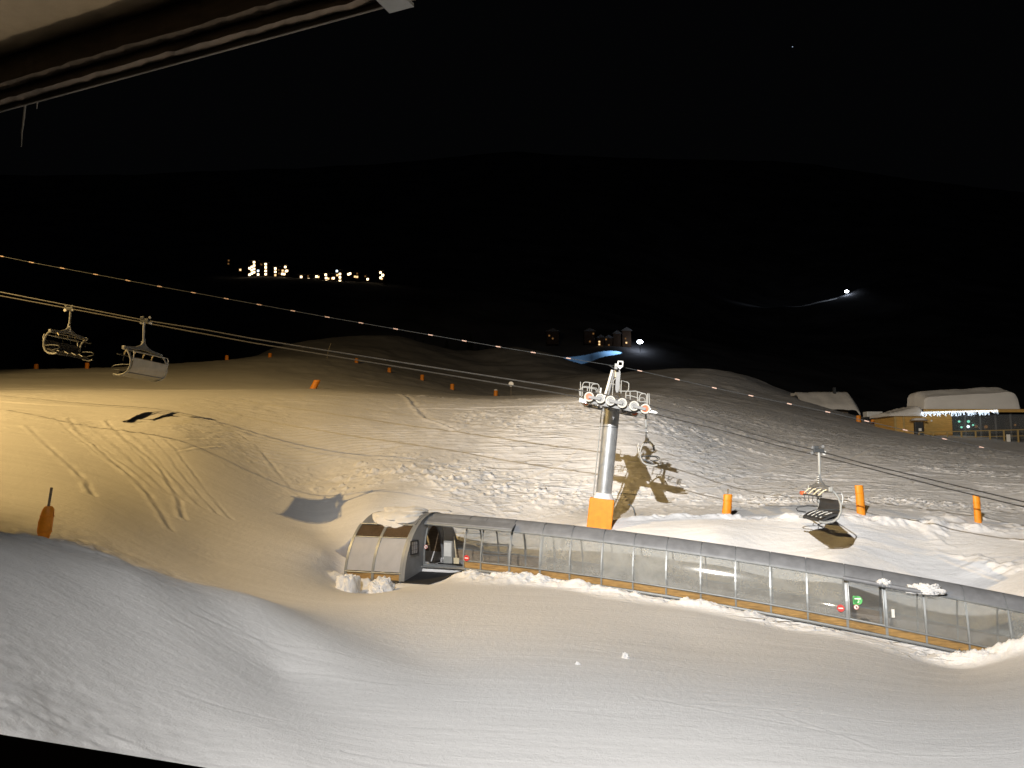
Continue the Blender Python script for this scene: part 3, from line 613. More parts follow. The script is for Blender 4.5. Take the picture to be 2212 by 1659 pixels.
build('hand_loop', mb.tube(oval, .025, 6), 'steel', gr); 
for k in (0, 1): build('post', MB().tube([L0 + TD * (.15 + 1.2 * k), L0 + TD * (.15 + 1.2 * k) + Vector((0, 0, .93))], .03, 6), 'steel', gr)
build('cross_bar', MB().tube([L0 + TD * .15 + Vector((0, 0, .5)), L0 + TD * 1.35 + Vector((0, 0, .5))], .02, 6), 'steel', gr)
# ------------------------------------------------------------------ snow lying on things
def blob(name, c, ax, ay, sx, sy, sz, label, cat='snow', seed=0, n=44, boxy=3.0, rough=.18, base=None, mat='lumpsnow', octv=6):
    mb = MB(); g = []
    for i in range(n + 1):
        th = math.pi * 0.5 * i / n; r_ = []
        for j in range(2 * n):
            ph = 2 * math.pi * j / (2 * n)
            cx, cy, cz_ = math.cos(ph) * math.cos(th), math.sin(ph) * math.cos(th), math.sin(th)
            k = (abs(cx) ** boxy + abs(cy) ** boxy + abs(cz_) ** boxy) ** (-1 / boxy)
            q = np.array([cx, cy, cz_]) * k
            d = 1 + rough * float(fbm(np.array([q[0] * 2.2 + seed * 9.1 + q[2]]), np.array([q[1] * 2.2 - seed * 3.3 + q[2] * 1.7]), seed, octv, .68 if octv > 3 else .5)[0]) * 1.6
            p = Vector(c) + ax * (q[0] * sx * d) + ay * (q[1] * sy * d) + Vector((0, 0, q[2] * sz * d))
            if base: p.z += base(p)
            r_.append(p)
        r_.append(r_[0]); g.append(r_)
    mb.sheet(g); o = build(name, mb, mat, None, True, origin=c); o.modifiers.clear(); return tag(o, label, cat)
roofz = lambda p: 0.0
def vault_top(p):
    a_ = (p - CC).dot(TN); return CC.z + math.sqrt(max(0.01, CR ** 2 - (CR - a_) ** 2)) - (CC.z + CR)
blob('roof_snow', CC + TD * (-CL / 2 + .1) + TN * (CR - .45) + Vector((0, 0, CR - .01)), TD, TN, 1.12, 1.15, .26, 'smooth white snow cap lying on top of the half-round cabin roof', seed=3, rough=.20, octv=2, base=vault_top, boxy=2.6, mat='roofsnow')
q = P(752, 1250, 31.6); blob('snow_block', (q.x, q.y, H1(q.x, q.y) - .12), Vector((.97, -.25, 0)), Vector((.25, .97, 0)), .42, .42, .72, 'squared block of packed snow at the left foot of the cabin', seed=5, boxy=6, rough=.10)
q = P(822, 1262, 31.4); blob('snow_lump', (q.x, q.y, H1(q.x, q.y) - .1), TD, TN, .45, .35, .5, 'rounded snow lump before the plywood skirting of the cabin', seed=8, rough=.3)
for u, v, s, sd, lb in ((1916, 1256, .18, 11, 'small snow clump left on the conveyor roof above the exit door'), (2010, 1268, .42, 12, 'larger snow clump sliding off the conveyor roof right of the exit door')):
    c_ = tp(tun_u(u), .83, 1.76); blob('roof_snow_clump', c_, TD, TN, s * 1.25, .17, .2 if s < .3 else .27, lb, seed=sd, rough=.35)
q = ground_at(1352, 21.2, 1420); blob('snowball', (q.x, q.y, q.z - .03), Vector((1,0,0)), Vector((0,1,0)), .11, .11, .15, 'lone snowball on the groomed snow in the foreground', seed=15, rough=.3, boxy=2)
q = ground_at(1248, 20.0, 1470); blob('snowball', (q.x, q.y, q.z - .02), Vector((1,0,0)), Vector((0,1,0)), .06, .06, .08, 'tiny snow crumb in the foreground left of the lone snowball', seed=16, rough=.3, boxy=2)
# ------------------------------------------------------------------ lift line
RD = Vector((1, -0.15, 0)).normalized(); RN = Vector((0.15, 1, 0)).normalized()
def line_pt(u, v, y0):                                   # point on the vertical plane of a rope; y0 is its depth at x=0
    t, e = ray(u, v); Y = y0 / (1 + 0.15 * t); return Vector((t * Y, Y, e * Y + CZ))
Y_NEAR, Y_MID, Y_FAR = 34.83, 37.63, 40.43
def curve_pts(keys, y0, ext=0):
    ks = sorted(keys); us = np.array([k[0] for k in ks], float); vs = np.array([k[1] for k in ks], float)
    return [line_pt(u, v, y0) for u, v in zip(us, vs)]
near_keys = [(-500,520),(-200,590),(0,631),(313,692),(439,712),(548,732),(900,788),(1207,836),(1268,846),(1296,850),(1343,860),(1393,872.5),(1426,882),(1560,917),(1689,955.5),(1768,974),(1865,1001),(2040,1043),(2212,1084),(2600,1170)]
far_keys = [(-500,532),(-200,598),(0,639),(151,667),(439,721),(548,741),(900,799),(1207,849.5),(1265,861),(1345,877),(1395,890),(1426,897.6),(1560,930),(1689,965),(1865,1008.8),(2040,1054),(2212,1095),(2600,1185)]
tag(build('haul_rope', MB().tube(curve_pts(near_keys, Y_NEAR), .031, 6), 'rope', None, True), 'nearer steel haul rope, the upper of the two parallel lift ropes', 'rope', 'haul ropes of the chairlift')
tag(build('haul_rope', MB().tube(curve_pts(far_keys, Y_FAR), .034, 6), 'rope', None, True), 'farther steel haul rope, the lower of the two parallel lift ropes', 'rope', 'haul ropes of the chairlift')
com_keys = [(-400,486),(0,553),(68,567),(345,619),(707,685),(1076,749),(1228,774),(1322,789.5),(1345,793),(1382,801),(1543,838),(1788,890),(1955,929),(2120,966),(2212,987),(2600,1080)]
com = thing('signal_cable', line_pt(0, 553, Y_MID), 'thin dark signal cable with pale markers strung over the tower top', 'cable')
build('wire', MB().tube(curve_pts(com_keys, Y_MID), .013, 6), 'dark', com)
cu = np.array([k[0] for k in com_keys], float); cv = np.array([k[1] for k in com_keys], float)
for u in [3,68,135,207,276,345,418,489,560,633,707,780,855,930,1003,1076,1152,1228,1382,1463,1543,1622,1705,1788,1872,1955,2040,2120]:
    f = lambda x: line_pt(x, float(np.interp(x, cu, cv)), Y_MID)
    build('marker', MB().tube([f(u - 5), f(u + 5)], .026, 8), 'marker', com, True)
# tower
TB = line_pt(1296, 1146, Y_MID); TT = line_pt(1322.5, 882, Y_MID); ta = (TT - TB).normalized(); tx = (RD - ta * RD.dot(ta)).normalized()
tower = thing('lift_tower', TB, 'round steel chairlift tower with a sheave train on top and an orange padded foot', 'lift tower')
cm = MB().tube([TB - ta * .6, TB + ta * 1.9, TT], .375, 40); build('column', cm, 'column', tower, True)
build('flange', MB().tube([TB + ta * ((TT - TB).length - .02), TT + ta * .06], .47, 32), 'dark', tower, True)
build('weld_band', MB().tube([TB + ta * ((TT - TB).length - .93), TB + ta * ((TT - TB).length - .90)], .379, 40), 'dark', tower, True)
pc = TB - tx * .0; pw, pd_, ph_ = 1.16, 1.1, 1.52
pm = MB().box(pc + ta * (ph_ / 2 - .1) - tx * .04, pw, pd_, ph_ + .2, tx, RN, ta); build('orange_pad', pm, 'orange', tower, bevel=.06)
blobc = pc + ta * 1.52
cone = MB(); gq = []
for h_, r_ in ((0, .52), (.05, .5), (.16, .43), (.26, .385)): gq.append([blobc + ta * h_ + tx * (r_ * math.cos(2*math.pi*k/20)) + RN * (r_ * math.sin(2*math.pi*k/20)) for k in range(21)])
build('snow_collar', cone.sheet(gq), 'lumpsnow', tower, True)
# ladder on the uphill side
ld = MB(); l0 = line_pt(1281, 1076, Y_MID - .1); l1 = line_pt(1299, 893, Y_MID - .1)
for s_ in (-.16, .16): ld.tube([l0 + RN * s_, l1 + RN * s_], .022, 6)
for k in range(22): qk = lerp(l0, l1, k / 21); ld.tube([qk - RN * .16, qk + RN * .16], .014, 5)
build('ladder', ld, 'lightgrey', tower)
build('ladder_guide', MB().tube([l1, line_pt(1302, 878, Y_MID - .1), TT - tx * .25], .025, 6), 'dark', tower)
# cross arm
ac = TT + ta * .16
build('cross_arm', MB().box(ac + RN * .55, .9, 4.6, .34, tx, RN, ta), 'dark', tower, bevel=.04)
def sheaves(keys, y0, sgn, nm):
    pr = None
    for i, (u, v) in enumerate(keys):
        c = line_pt(u, v, y0); cc = c - RN * .06
        ty = MB().ring(cc, RN, .155, .215, .12, 32); wob = build('sheave', ty, 'rubber', tower, True)
        hub = MB().disc(cc + RN * .03, RN, .157, .06, 28).disc(cc - RN * .02, RN, .05, .12, 12)
        o_ = build('sheave_web', hub, 'red' if i in (0, 5) else 'greypaint', tower, True); o_.parent = wob
        rg = build('web_ring', MB().ring(cc + RN * .015, RN, .095, .12, .03, 28), 'red' if i in (0, 5) else 'lightgrey', tower, True); rg.parent = wob
        if i % 2: 
            m_ = (pr + c) / 2 - Vector((0, 0, .02)); ax_ = (c - pr).normalized(); az_ = ax_.cross(RN).normalized()
            arm = MB().box(m_ - RN * .10, (c - pr).length + .06, .04, .13, ax_, RN, az_)
            build('rocker_beam', arm, 'greypaint', tower, bevel=.01)
        pr = c
NK = [(1272.6,857.1),(1296.6,860.8),(1318.8,865.6),(1343.7,870.7),(1369.6,876.9),(1393.7,883)]
FK = [(1266,868.5),(1287,872),(1312,877),(1330,880.5),(1349,885.5),(1371,891)]
sheaves(NK, Y_NEAR, 1, 'near'); sheaves(FK, Y_FAR, -1, 'far')
for y0, dv in ((Y_NEAR, 8), (Y_FAR, 6)):
    K_ = NK if y0 == Y_NEAR else FK
    a_, b2 = line_pt(K_[0][0] - 4, K_[0][1] + dv, y0 + .22), line_pt(K_[5][0] + 4, K_[5][1] + dv, y0 + .22)
    ax_ = (b2 - a_).normalized(); az_ = RN.cross(ax_).normalized()
    build('sheave_beam', MB().box((a_ + b2) / 2, (b2 - a_).length, .10, .20, ax_, RN, az_), 'greypaint', tower)
# catwalks: grating and hand rails (outline kept in the plane of the nearer catwalk)
def cat(pl, y0, r=.022): return MB().tube([line_pt(u, v, y0) for u, v in pl], r, 6)
YC = Y_NEAR + .75
def rnd(pl): return pl
RAILS = [
 [(1258.4,868),(1258.4,832),(1260.5,827),(1264,825.6),(1270,825.8),(1291,829.5),(1293.5,832),(1294,836),(1294,850)],
 [(1273.5,826.5),(1273.8,846)], [(1278,847),(1278,834),(1280,830.5),(1284,829.5),(1291,829.5)],
 [(1258,837),(1264,836.6),(1286,840.5),(1288,843.5),(1288,850)],[(1269,838),(1269,845)],
 [(1254,825),(1254,868)],[(1251.5,840),(1253,868)],
 [(1341.5,850),(1342.2,822),(1356,826),(1358.5,829),(1358,840),(1356.5,845)],[(1339.7,845),(1358,845.2),(1373,845),(1391,850.4)],
 [(1352,862),(1352,848),(1354.5,845)],[(1361,846),(1361.5,863)],[(1377,847),(1377,868)],
 [(1381.5,868),(1382,855),(1384.5,851.5),(1388,850.3),(1393,850.5),(1396,853),(1396.5,857),(1397,872)],[(1353,854),(1362,855),(1380,860)],
 [(1399,850),(1399,874)],[(1402,850),(1403,875)],[(1382,868),(1397,867)],
 [(1322.5,856),(1325,823),(1327.5,818.5),(1331,817.5)],[(1315,845),(1316,832),(1319,828.8),(1328,830.5)]]
for i, pl in enumerate(RAILS): build('hand_rail', cat(pl, YC), 'lightgrey', tower, True)
for i, pl in enumerate(RAILS[:1] + RAILS[7:8] + RAILS[12:13]): build('hand_rail', cat([(u - 3, v + 9) for u, v in pl], Y_FAR - .75), 'lightgrey', tower, True)
def walk(p0, p1, y0, wdt=.55):
    a_, b2 = line_pt(*p0, y0), line_pt(*p1, y0); ax_ = (b2 - a_).normalized(); az_ = RN.cross(ax_).normalized(); mb = MB()
    n_ = int((b2 - a_).length / .12)
    for k in range(n_): mb.box(lerp(a_, b2, (k + .5) / n_), .075, wdt, .03, ax_, RN, az_)
    for s_ in (-1, 1): mb.box((a_ + b2) / 2 + RN * (s_ * wdt / 2) - az_ * .05, (b2 - a_).length, .05, .13, ax_, RN, az_)
    return mb
for y0 in (YC, Y_FAR - .75):
    build('catwalk', walk((1252, 867.5), (1296, 876), y0), 'steel', tower); build('catwalk', walk((1349, 884), (1416, 894), y0), 'steel', tower)
build('rope_catcher', MB().box(line_pt(1411, 891, Y_NEAR), .35, .25, .06, tx, RN, ta), 'steel', tower)
# lifting frame
m0, m1 = line_pt(1333, 848, Y_MID - .5), line_pt(1336.5, 796, Y_MID - .5)
ax_ = (m1 - m0).normalized(); px_ = (RD - ax_ * RD.dot(ax_)).normalized()
mw = [(-.05, 0), (.05, 0), (.09, .18), (.10, .9), (.05, 1.12), (-.10, 1.12), (-.10, .2)]
build('mast', MB().prism([m0 + px_ * a_ + ax_ * (h_ * (m1 - m0).length / 1.12) - RN * .06 for a_, h_ in mw], RN * .12), 'greypaint', tower)
build('lifting_leg', MB().tube([line_pt(1304, 864, Y_MID - .9), line_pt(1307.5, 853, Y_MID - .9), line_pt(1322, 802, Y_MID - .9), line_pt(1322.5, 799.5, Y_MID - .9)], .062, 10), 'white', tower, True)
build('lifting_leg', MB().tube([line_pt(1312, 862, Y_MID + .6), line_pt(1328, 800, Y_MID + .6)], .06, 10), 'greypaint', tower, True)
build('lifting_beam', MB().box(line_pt(1331.5, 799, Y_MID), .14, 1.9, .14, tx, RN, ta), 'greypaint', tower)
build('tie_rod', MB().tube([line_pt(1329.5, 815, Y_MID - .55), line_pt(1330, 800, Y_MID - .55)], .04, 8), 'ivory', tower)
hc = line_pt(1340, 786, Y_MID - .75); hb = MB()
for dx, dz, sx, sz in ((0, .11, .28, .06), (0, -.11, .28, .06), (.11, 0, .06, .28), (-.11, 0, .06, .28)): hb.box(hc + tx * dx + ta * dz, sx, .10, sz, tx, RN, ta)
hb.prism([hc + tx * .13 - ta * .13 - RN * .04, hc - tx * .13 - ta * .13 - RN * .04, hc - ta * .27 - RN * .04], RN * .08)
build('head_bracket', hb, 'white', tower, bevel=.012); build('head_bracket', MB().box(hc - tx * .2 - ta * .12 + RN * .3, .12, .5, .26, tx, RN, ta), 'lightgrey', tower, bevel=.02)
build('cable_clamp', MB().tube([line_pt(1316, 789, Y_MID), line_pt(1329, 797, Y_MID)], .025, 6), 'dark', tower)
build('lamp_post_stub', MB().tube([line_pt(1297, 849, YC), line_pt(1298.4, 838, YC)], .04, 8), 'white', tower, True)
# ------------------------------------------------------------------ chairs
def chair_proto():
    o = thing('chairlift_chair', (0, 0, 0), None, 'chair', 'chairs hanging on the lift'); B = lambda nm, mb, mt, sm=True, **k: build(nm, mb, mt, o, sm, local=True, **k)
    W = 1.42
    B('grip', MB().box((0, 0, .03), .42, .16, .16).box((.1, .05, .16), .2, .1, .14), 'dark', False, bevel=.02)
    for x, z in ((-.24, -.06), (.24, -.06), (-.2, .2), (.2, .16)):
        B('grip_wheel', MB().disc((x, -.11, z), (0, 1, 0), .085 if x < 0 and z < 0 else .06, .07, 16), 'white' if x < 0 and z < 0 else 'steel')
    B('hanger', MB().tube([(0, .05, -.05), (0, .06, -.35), (.0, .03, -.8), (0, 0, -1.1)], .055, 10), 'lightgrey')
    st = MB()
    for k in range(4): st.box((.07, 0, -1.02 - k * .085), .05, .15, .04)
    B('step_rungs', st, 'white', False)
    yk = [(-.055, -.85), (.055, -.85), (.08, -1.05), (.22, -1.2), (.6, -1.34), (W - .02, -1.42), (W - .02, -1.53), (.55, -1.47), (0, -1.42), (-.55, -1.47), (-W + .02, -1.53), (-W + .02, -1.42), (-.6, -1.34), (-.22, -1.2), (-.08, -1.05)]
    B('yoke', MB().prism([(-.05, y, z) for y, z in yk], (.1, 0, 0)), 'greypaint', False, bevel=.015)
    B('cross_tube', MB().tube([(.03, -W, -1.55), (.03, W, -1.55)], .05, 10), 'greypaint')
    for s in (-1, 1):
        y = s * W
        B('side_frame', MB().tube([(.02, y, -1.5), (-.14, y, -1.62), (-.27, y, -1.82), (-.35, y, -2.08), (-.34, y, -2.36), (-.22, y, -2.6), (-.02, y, -2.74), (.25, y, -2.79), (.5, y, -2.74)], .045, 10), 'lightgrey')
        B('arm_loop', MB().tube([(-.28, y * .97, -2.3), (.1, y * .97, -2.28), (.5, y * .97, -2.32), (.62, y * .97, -2.4), (.55, y * .97, -2.5), (.2, y * .97, -2.55)], .025, 8), 'dark')
        B('frame_joint', MB().box((.02, y, -1.5), .16, .14, .18), 'lightgrey', False, bevel=.03)
        B('back_strut', MB().tube([(-.42, y * .94, -1.66), (-.46, y * .95, -1.8), (-.40, y * .96, -2.1)], .022, 8), 'white')
    B('back_hoop', MB().tube([(-.42, -W * .94, -1.66), (-.42, W * .94, -1.66)], .024, 8), 'lightgrey')
    seat = MB().slab([[(x, y, z) for y in np.linspace(-W + .08, W - .08, 9)] for x, z in ((-.24, -2.44), (-.1, -2.45), (.12, -2.54), (.30, -2.64), (.36, -2.70))], lambda i, j: (0, 0, -.09))
    so = B('seat', seat, 'seat')
    dv = MB()
    for y in (-.86, -.29, .29, .86): dv.tube([(-.18, y, -2.43), (-.06, y, -2.45), (.12, y, -2.53), (.30, y, -2.63)], .018, 6)
    B('seat_divider', dv, 'white', False)
    B('backrest', MB().slab([[(x, y, z) for y in np.linspace(-W + .08, W - .08, 9)] for x, z in ((-.24, -2.46), (-.30, -2.3), (-.35, -2.1), (-.38, -1.94))], lambda i, j: (-.05, 0, 0)), 'seat')
    B('back_shell', MB().slab([[(x - .055, y, z) for y in np.linspace(-W + .1, W - .1, 5)] for x, z in ((-.12, -2.62), (-.24, -2.46), (-.30, -2.3), (-.35, -2.1), (-.37, -1.97))], lambda i, j: (-.03, 0, 0)), 'backshell')
    B('seat_pan', MB().slab([[(x, y, -2.62 - .22 * (x + .2)) for y in (-W + .08, 0, W - .08)] for x in (-.2, .36)], lambda i, j: (0, 0, -.05)), 'greypaint', False)
    for y in (-1.05, -.35, .35, 1.05):
        B('restraint_arm', MB().tube([(.02, y, -1.52), (.16, y, -1.56), (.26, y - .03, -1.66), (.34, y - .12, -1.76)], .028, 8), 'ivory')
    B('restraint_bar', MB().tube([(.36, -W, -1.78), (.36, W, -1.78)], .03, 8), 'dark')
    fr = MB()
    for y in (-.9, -.3, .3, .9): fr.tube([(.36, y, -1.78), (.40, y, -1.98), (.36, y + .07, -2.04)], .016, 6)
    B('foot_rest', fr, 'dark')
    return o
proto = chair_proto()
face_up = math.atan2(-RD.y, -RD.x); face_dn = math.atan2(RD.y, RD.x)
for i, (u, v, y0, ang, s, lb) in enumerate([
    (1768, 975, Y_NEAR, face_up, 1.04, 'empty lift chair above the snow bank, seen from its front with dark seat'),
    (313, 694, Y_NEAR, face_up, 1.02, 'empty lift chair over the left slope, seen from behind with a pale seat shell'),
    (151, 668, Y_FAR, face_dn, 1.02, 'dim empty lift chair at the far left with its curved side frame in profile'),
    (1395, 890.5, Y_FAR, face_dn, .98, 'empty lift chair hanging end-on right beside the steel tower')]):
    c_ = proto if i == 0 else copy_tree(proto)
    c_.location = line_pt(u, v, y0); c_.rotation_euler = (0, 0, ang + (R(3) if i == 0 else 0)); c_.scale = (s, s, s); c_['label'] = lb
    if i == 0: first = c_
build('red_pad', MB().box((.33, -1.30, -1.74), .2, .34, .16), 'red', first, False, local=True, bevel=.04)
# ------------------------------------------------------------------ orange padded posts
def pad_post(loc, h, r, lean, label, grp, stake=0.0, name='padded_post', squash=1.0):
    o = thing(name, loc, label, 'padded post', grp); d = Vector((lean, 0, 1)).normalized(); g = []
    for k, (t, f) in enumerate(((-.06, .96), (0, 1), (.3, 1.02), (.7, .99), (.97, .97), (1, .9), (1.0, .55), (.985, .0)) if stake < .4 else ((-.06, .5), (.06, .72), (.3, 1.05), (.55, 1.06), (.8, .95), (.92, .84), (1.0, .5), (.97, .0))):
        row = []
        for j in range(17):
            a_ = 2 * math.pi * j / 16; wr = 1 + .07 * math.sin(3 * a_ + k * 1.3 + loc[0]) + .03 * math.sin(7 * a_ - k * 2.1) * (1 if k < 6 else 0)
            row.append(Vector(loc) + d * (h * t) + Vector((math.cos(a_) * r * f * wr, math.sin(a_) * r * .75 * f * wr, 0)))
        g.append(row)
    p_ = build('mattress', MB().sheet(g), 'orange', o, True)
    sp_ = MB()
    for t in (.28, .72): sp_.tube([Vector(loc) + d * (h * t) + Vector((math.cos(2*math.pi*j/16) * r * 1.035, math.sin(2*math.pi*j/16) * r * .78, 0)) for j in range(17)], .012, 5)
    build('strap', sp_, 'orange', o)
    if stake: build('stake', MB().tube([Vector(loc) + d * (h * .2) + Vector((-.02, .02, 0)), Vector(loc) + d * (h + stake)], .035, 8), 'stake', o)
    return o
def gp(u, v, Y): q_ = P(u, v, Y); return Vector((q_.x, Y, H1(q_.x, Y) - .02))
pad_post(gp(1569, 1112, 38.7), 1.13, .22, .09, 'orange padded post with a stake behind it, nearest to the tower on the path', 'orange padded posts on the path edge', .28)
pad_post(gp(1861, 1119, 38.5), 1.44, .205, -.05, 'tall plain orange padded post right of the front-facing lift chair', 'orange padded posts on the path edge')
pad_post(gp(2113, 1121, 39.2), 1.36, .17, -.03, 'slim glossy orange padded post farthest right on the path edge', 'orange padded posts on the path edge')
pad_post(gp(93, 1169, 21.0), .95, .175, .10, 'rust-orange wrapped padded post with a long wooden stake on the left snow hump', 'orange padded posts on the path edge', .50)
FARP = [(78,797,125,1.15,'leftmost'),(188,794,130,1.25,'second from left'),(490,779,150,1.2,''),(583,772,160,1.0,''),(770,783,160,1.1,''),(841,803,155,1.1,''),(912,821,150,1.25,''),(977,838,140,1.2,''),(1071,857,140,1.2,'')]
for i, (u, v, Y, h, nm) in enumerate(FARP):
    lab = ['tiny orange piste pad at the far left edge of the ridge', 'tiny orange piste pad on the ridge under the dim lift chair', 'faint orange piste pad on the ridge right of the back-facing chair', 'faint orange piste pad on the ridge left of the thin pole', 'faint orange piste pad right of the thin bamboo pole on the ridge', 'small orange piste pad halfway down the ridge line',
           'small orange piste pad just below the two ropes, third from the white round sign', 'small orange piste pad second from the white round sign', 'snow-topped orange piste pad nearest the white round sign'][i]
    Y = YC_(u, v, Y); h *= .8
    pp_ = pad_post(gp(u, v, Y), h, .34, 0, lab, 'orange piste pads along the ridge', 0, 'piste_pad')
    if i == 8:
        q_ = Vector(pp_.location) + Vector((0, 0, h * .98)); build('snow_top', MB().sheet([[q_ + Vector((.34 * math.cos(b_) * math.cos(a_), .27 * math.sin(b_) * math.cos(a_), .26 * math.sin(a_))) for b_ in [2 * math.pi * j / 14 for j in range(15)]] for a_ in [math.pi / 2 * k / 5 for k in range(6)]]), 'lumpsnow', pp_, True)
pad_post(gp(676, 851, 85), 1.05, .38, .45, 'leaning orange piste pad standing alone on the open slope left of the ridge line', 'orange piste pads along the ridge', 0, 'piste_pad')
pad_post(gp(1855, 907, 118), 1.0, .35, 0, 'orange piste pad beside the snow mound left of the chalet', 'orange piste pads by the chalet', 0, 'piste_pad')
pad_post(gp(1886, 905, 122), .7, .35, 0, 'low orange piste pad half buried below the white trailer', 'orange piste pads by the chalet', 0, 'piste_pad')
# poles, round sign, hose
q = gp(1214, 1128, 36.5); tag(build('wooden_stake', MB().box(q + Vector((0, 0, .35)), .085, .06, 1.1), 'stake', origin=q, bevel=.008), 'grey wooden stake standing behind the conveyor roof left of the tower', 'stake')
q = gp(706, 786, YC_(706, 786, 160)); tag(build('bamboo_pole', MB().tube([q, q + Vector((.2, 0, 1.5)), q + Vector((.7, 0, 3.0))], .04, 6, True, .03), 'ivory', origin=q), 'thin leaning bamboo pole on the ridge', 'pole')
q = gp(1104, 852, 100); rs = thing('round_piste_sign', q, 'white round piste sign on a thin pole below the ropes', 'sign')
build('pole', MB().tube([q, q + Vector((0, 0, 1.8))], .03, 6), 'stake', rs); build('disc', MB().disc(q + Vector((0, -.03, 1.55)), (0, -1, 0), .32, .03), 'signwhite', rs)
hq = [P(1357, 1090, 41.3), P(1362, 1091, 41.1), P(1368, 1097, 40.5), P(1371, 1106, 39.6), P(1371.5, 1116, 38.8)]
hq = [Vector((p.x, p.y, max(p.z, H1(p.x, p.y) + .02))) for p in hq]; tag(build('hose', MB().tube(hq, .03, 6), 'hose'), 'bent dark blue hose sticking out of the snow right of the tower foot', 'hose')
hq = []
for k in range(30):
    u = 1395 + k * 6; x_ = P(u, 1118, 38.6).x; hq.append(Vector((x_, 38.7 - .3 * math.sin(k * .2), H1(x_, 38.7 - .3 * math.sin(k * .2)) + .015)))
tag(build('cable', MB().tube(hq, .022, 6), 'hose'), 'dark cable lying along the top edge of the snow bank', 'cable')
# ------------------------------------------------------------------ chalet with icicle lights
CY = 110.0
def cpx(u, v, dy=0.0): return P(u, v, CY + dy)
ch = thing('chalet', cpx(2060, 941), 'timber chalet with a dark glazed front under a thick snow roof', 'building')
zb, zt_ = cpx(2060, 944).z - 1.0, cpx(2060, 893).z
x0, x1, x2 = cpx(1932, 920).x, cpx(2057, 920).x, cpx(2290, 920).x
wl = MB(); npl = 16
for k in range(npl):
    za, zb2 = lerp(zb, zt_, k / npl), lerp(zb, zt_, (k + .93) / npl); wl.box(((x0 + x1) / 2, CY + 3.0, (za + zb2) / 2), x1 - x0, 6.0, zb2 - za)
wl.box(((x0 + x1) / 2, CY + 3.05, (zb + zt_) / 2), x1 - x0 - .1, 6.0, zt_ - zb - .05)
build('timber_wall', wl, 'chalet', ch)
build('side_wall', MB().box(((x1 + x2) / 2 + .05, CY + 4.4, (zb + zt_) / 2), x2 - x1, 5.0, zt_ - zb), 'dark', ch)
gw = MB().box(((x1 + x2) / 2 + .05, CY + .7, (zb + zt_) / 2), x2 - x1 - .2, .04, zt_ - zb - .2); build('window', gw, 'clear', ch)
for k in range(8):
    build('window_post', MB().box((lerp(x1 + .1, x2, k / 7), CY + .64, (zb + zt_) / 2), .14, .14, zt_ - zb), 'greypaint', ch)
build('corner_post', MB().box((x0 + .1, CY - .06, (zb + zt_) / 2), .25, .2, zt_ - zb), 'rail', ch); build('corner_post', MB().box((x0 + 1.3, CY - .06, (zb + zt_) / 2), .2, .2, zt_ - zb), 'rail', ch)
build('eave_board', MB().box(((cpx(1988, 889).x + x2) / 2, CY - .9, zt_ + .32), x2 - cpx(1988, 889).x, .12, .42), 'chalet', ch)
build('roof', MB().box(((cpx(1988, 889).x + x2) / 2, CY + 2.7, zt_ + .42), x2 - cpx(1988, 889).x, 7.1, .3), 'dark', ch)
build('wall_lamp', MB().disc(cpx(2012, 909, -.05), (0, -1, 0), .13, .1, 12), 'white', ch)
for u, v, m_, r_ in ((2072, 910.5, 'green', .16), (2092, 910.5, 'green', .2), (2091.5, 921.5, 'w_cool', .2), (2077, 923, 'green', .15), (2102, 918, 'green', .13), (2109, 921, 'w_dim', .2), (2130, 922, 'w_dim', .25), (2193, 918, 'w_dim', .16)):
    g_ = []
    c_ = P(u, v, CY + 1.3)
    for i in range(7):
        th = math.pi * i / 6; g_.append([c_ + Vector((math.sin(th) * math.cos(ph), math.sin(th) * math.sin(ph), math.cos(th))) * r_ for ph in [2 * math.pi * j / 10 for j in range(11)]])
    build('interior_lamp', MB().sheet(g_), m_, ch, True)
# snow slabs on the roofs
def slab_snow(name, xs, yf, yb, zf, label, seed, par=None):
    nx, ny = 60, 26; g = []
    for j in range(ny + 1):
        t = j / ny; row = []
        for i in range(nx + 1):
            s = i / nx; x_ = lerp(xs[0], xs[1], s); 
            zt2 = zf(s, t); y_ = lerp(yf, yb, t)
            x_ += .25 * float(vnoise(np.array([t * 5.]), np.array([s * 4.]), seed)[0]) * (1 if s < .5 else -1) * 0
            row.append(Vector((x_, y_, zt2)))
        g.append(row)
    o = build(name, MB().slab(g, lambda i, j: (0, 0, -(g[i][j].z - (zt_ if par is None else par)) + .0)), 'roofsnow', None, True, origin=g[0][0]); return tag(o, label, 'snow')
def sup(t, p=5): return max(0.0, 1 - abs(2 * t - 1) ** p) ** (1 / 2.2)
def zf1(s, t):
    edge = sup(s, 18) * (1 - (1 - min(1, t / .10)) ** 3 if t < .10 else 1)
    nn = .22 * float(fbm(np.array([s * 7.]), np.array([t * 4.]), 91, 4)[0])
    return zt_ + .6 + (1.75 + .8 * s + .5 * nn) * edge + 1.0 * min(1, max(0, (t - .12) / .5)) * edge
slab_snow('roof_snow', (cpx(1991, 889).x, cpx(2199, 889).x), CY - .7, CY + 4.2, zf1, 'metre-thick snow slab lying on the chalet roof above the icicle lights', 4, zt_ + .58)
zl = cpx(1960, 899).z
def zf2(s, t):
    return zl + .1 + (.25 + 1.35 * s + .2 * float(fbm(np.array([s * 6.]), np.array([t * 4.]), 95, 4)[0])) * sup(t, 6) * (1 - max(0, s - .93) * 5) 
slab_snow('roof_snow', (cpx(1916, 889).x, cpx(1990, 889).x), CY - .6, CY + 5.5, zf2, 'sloping snow lying on the low side roof left of the icicle lights', 6, zl)
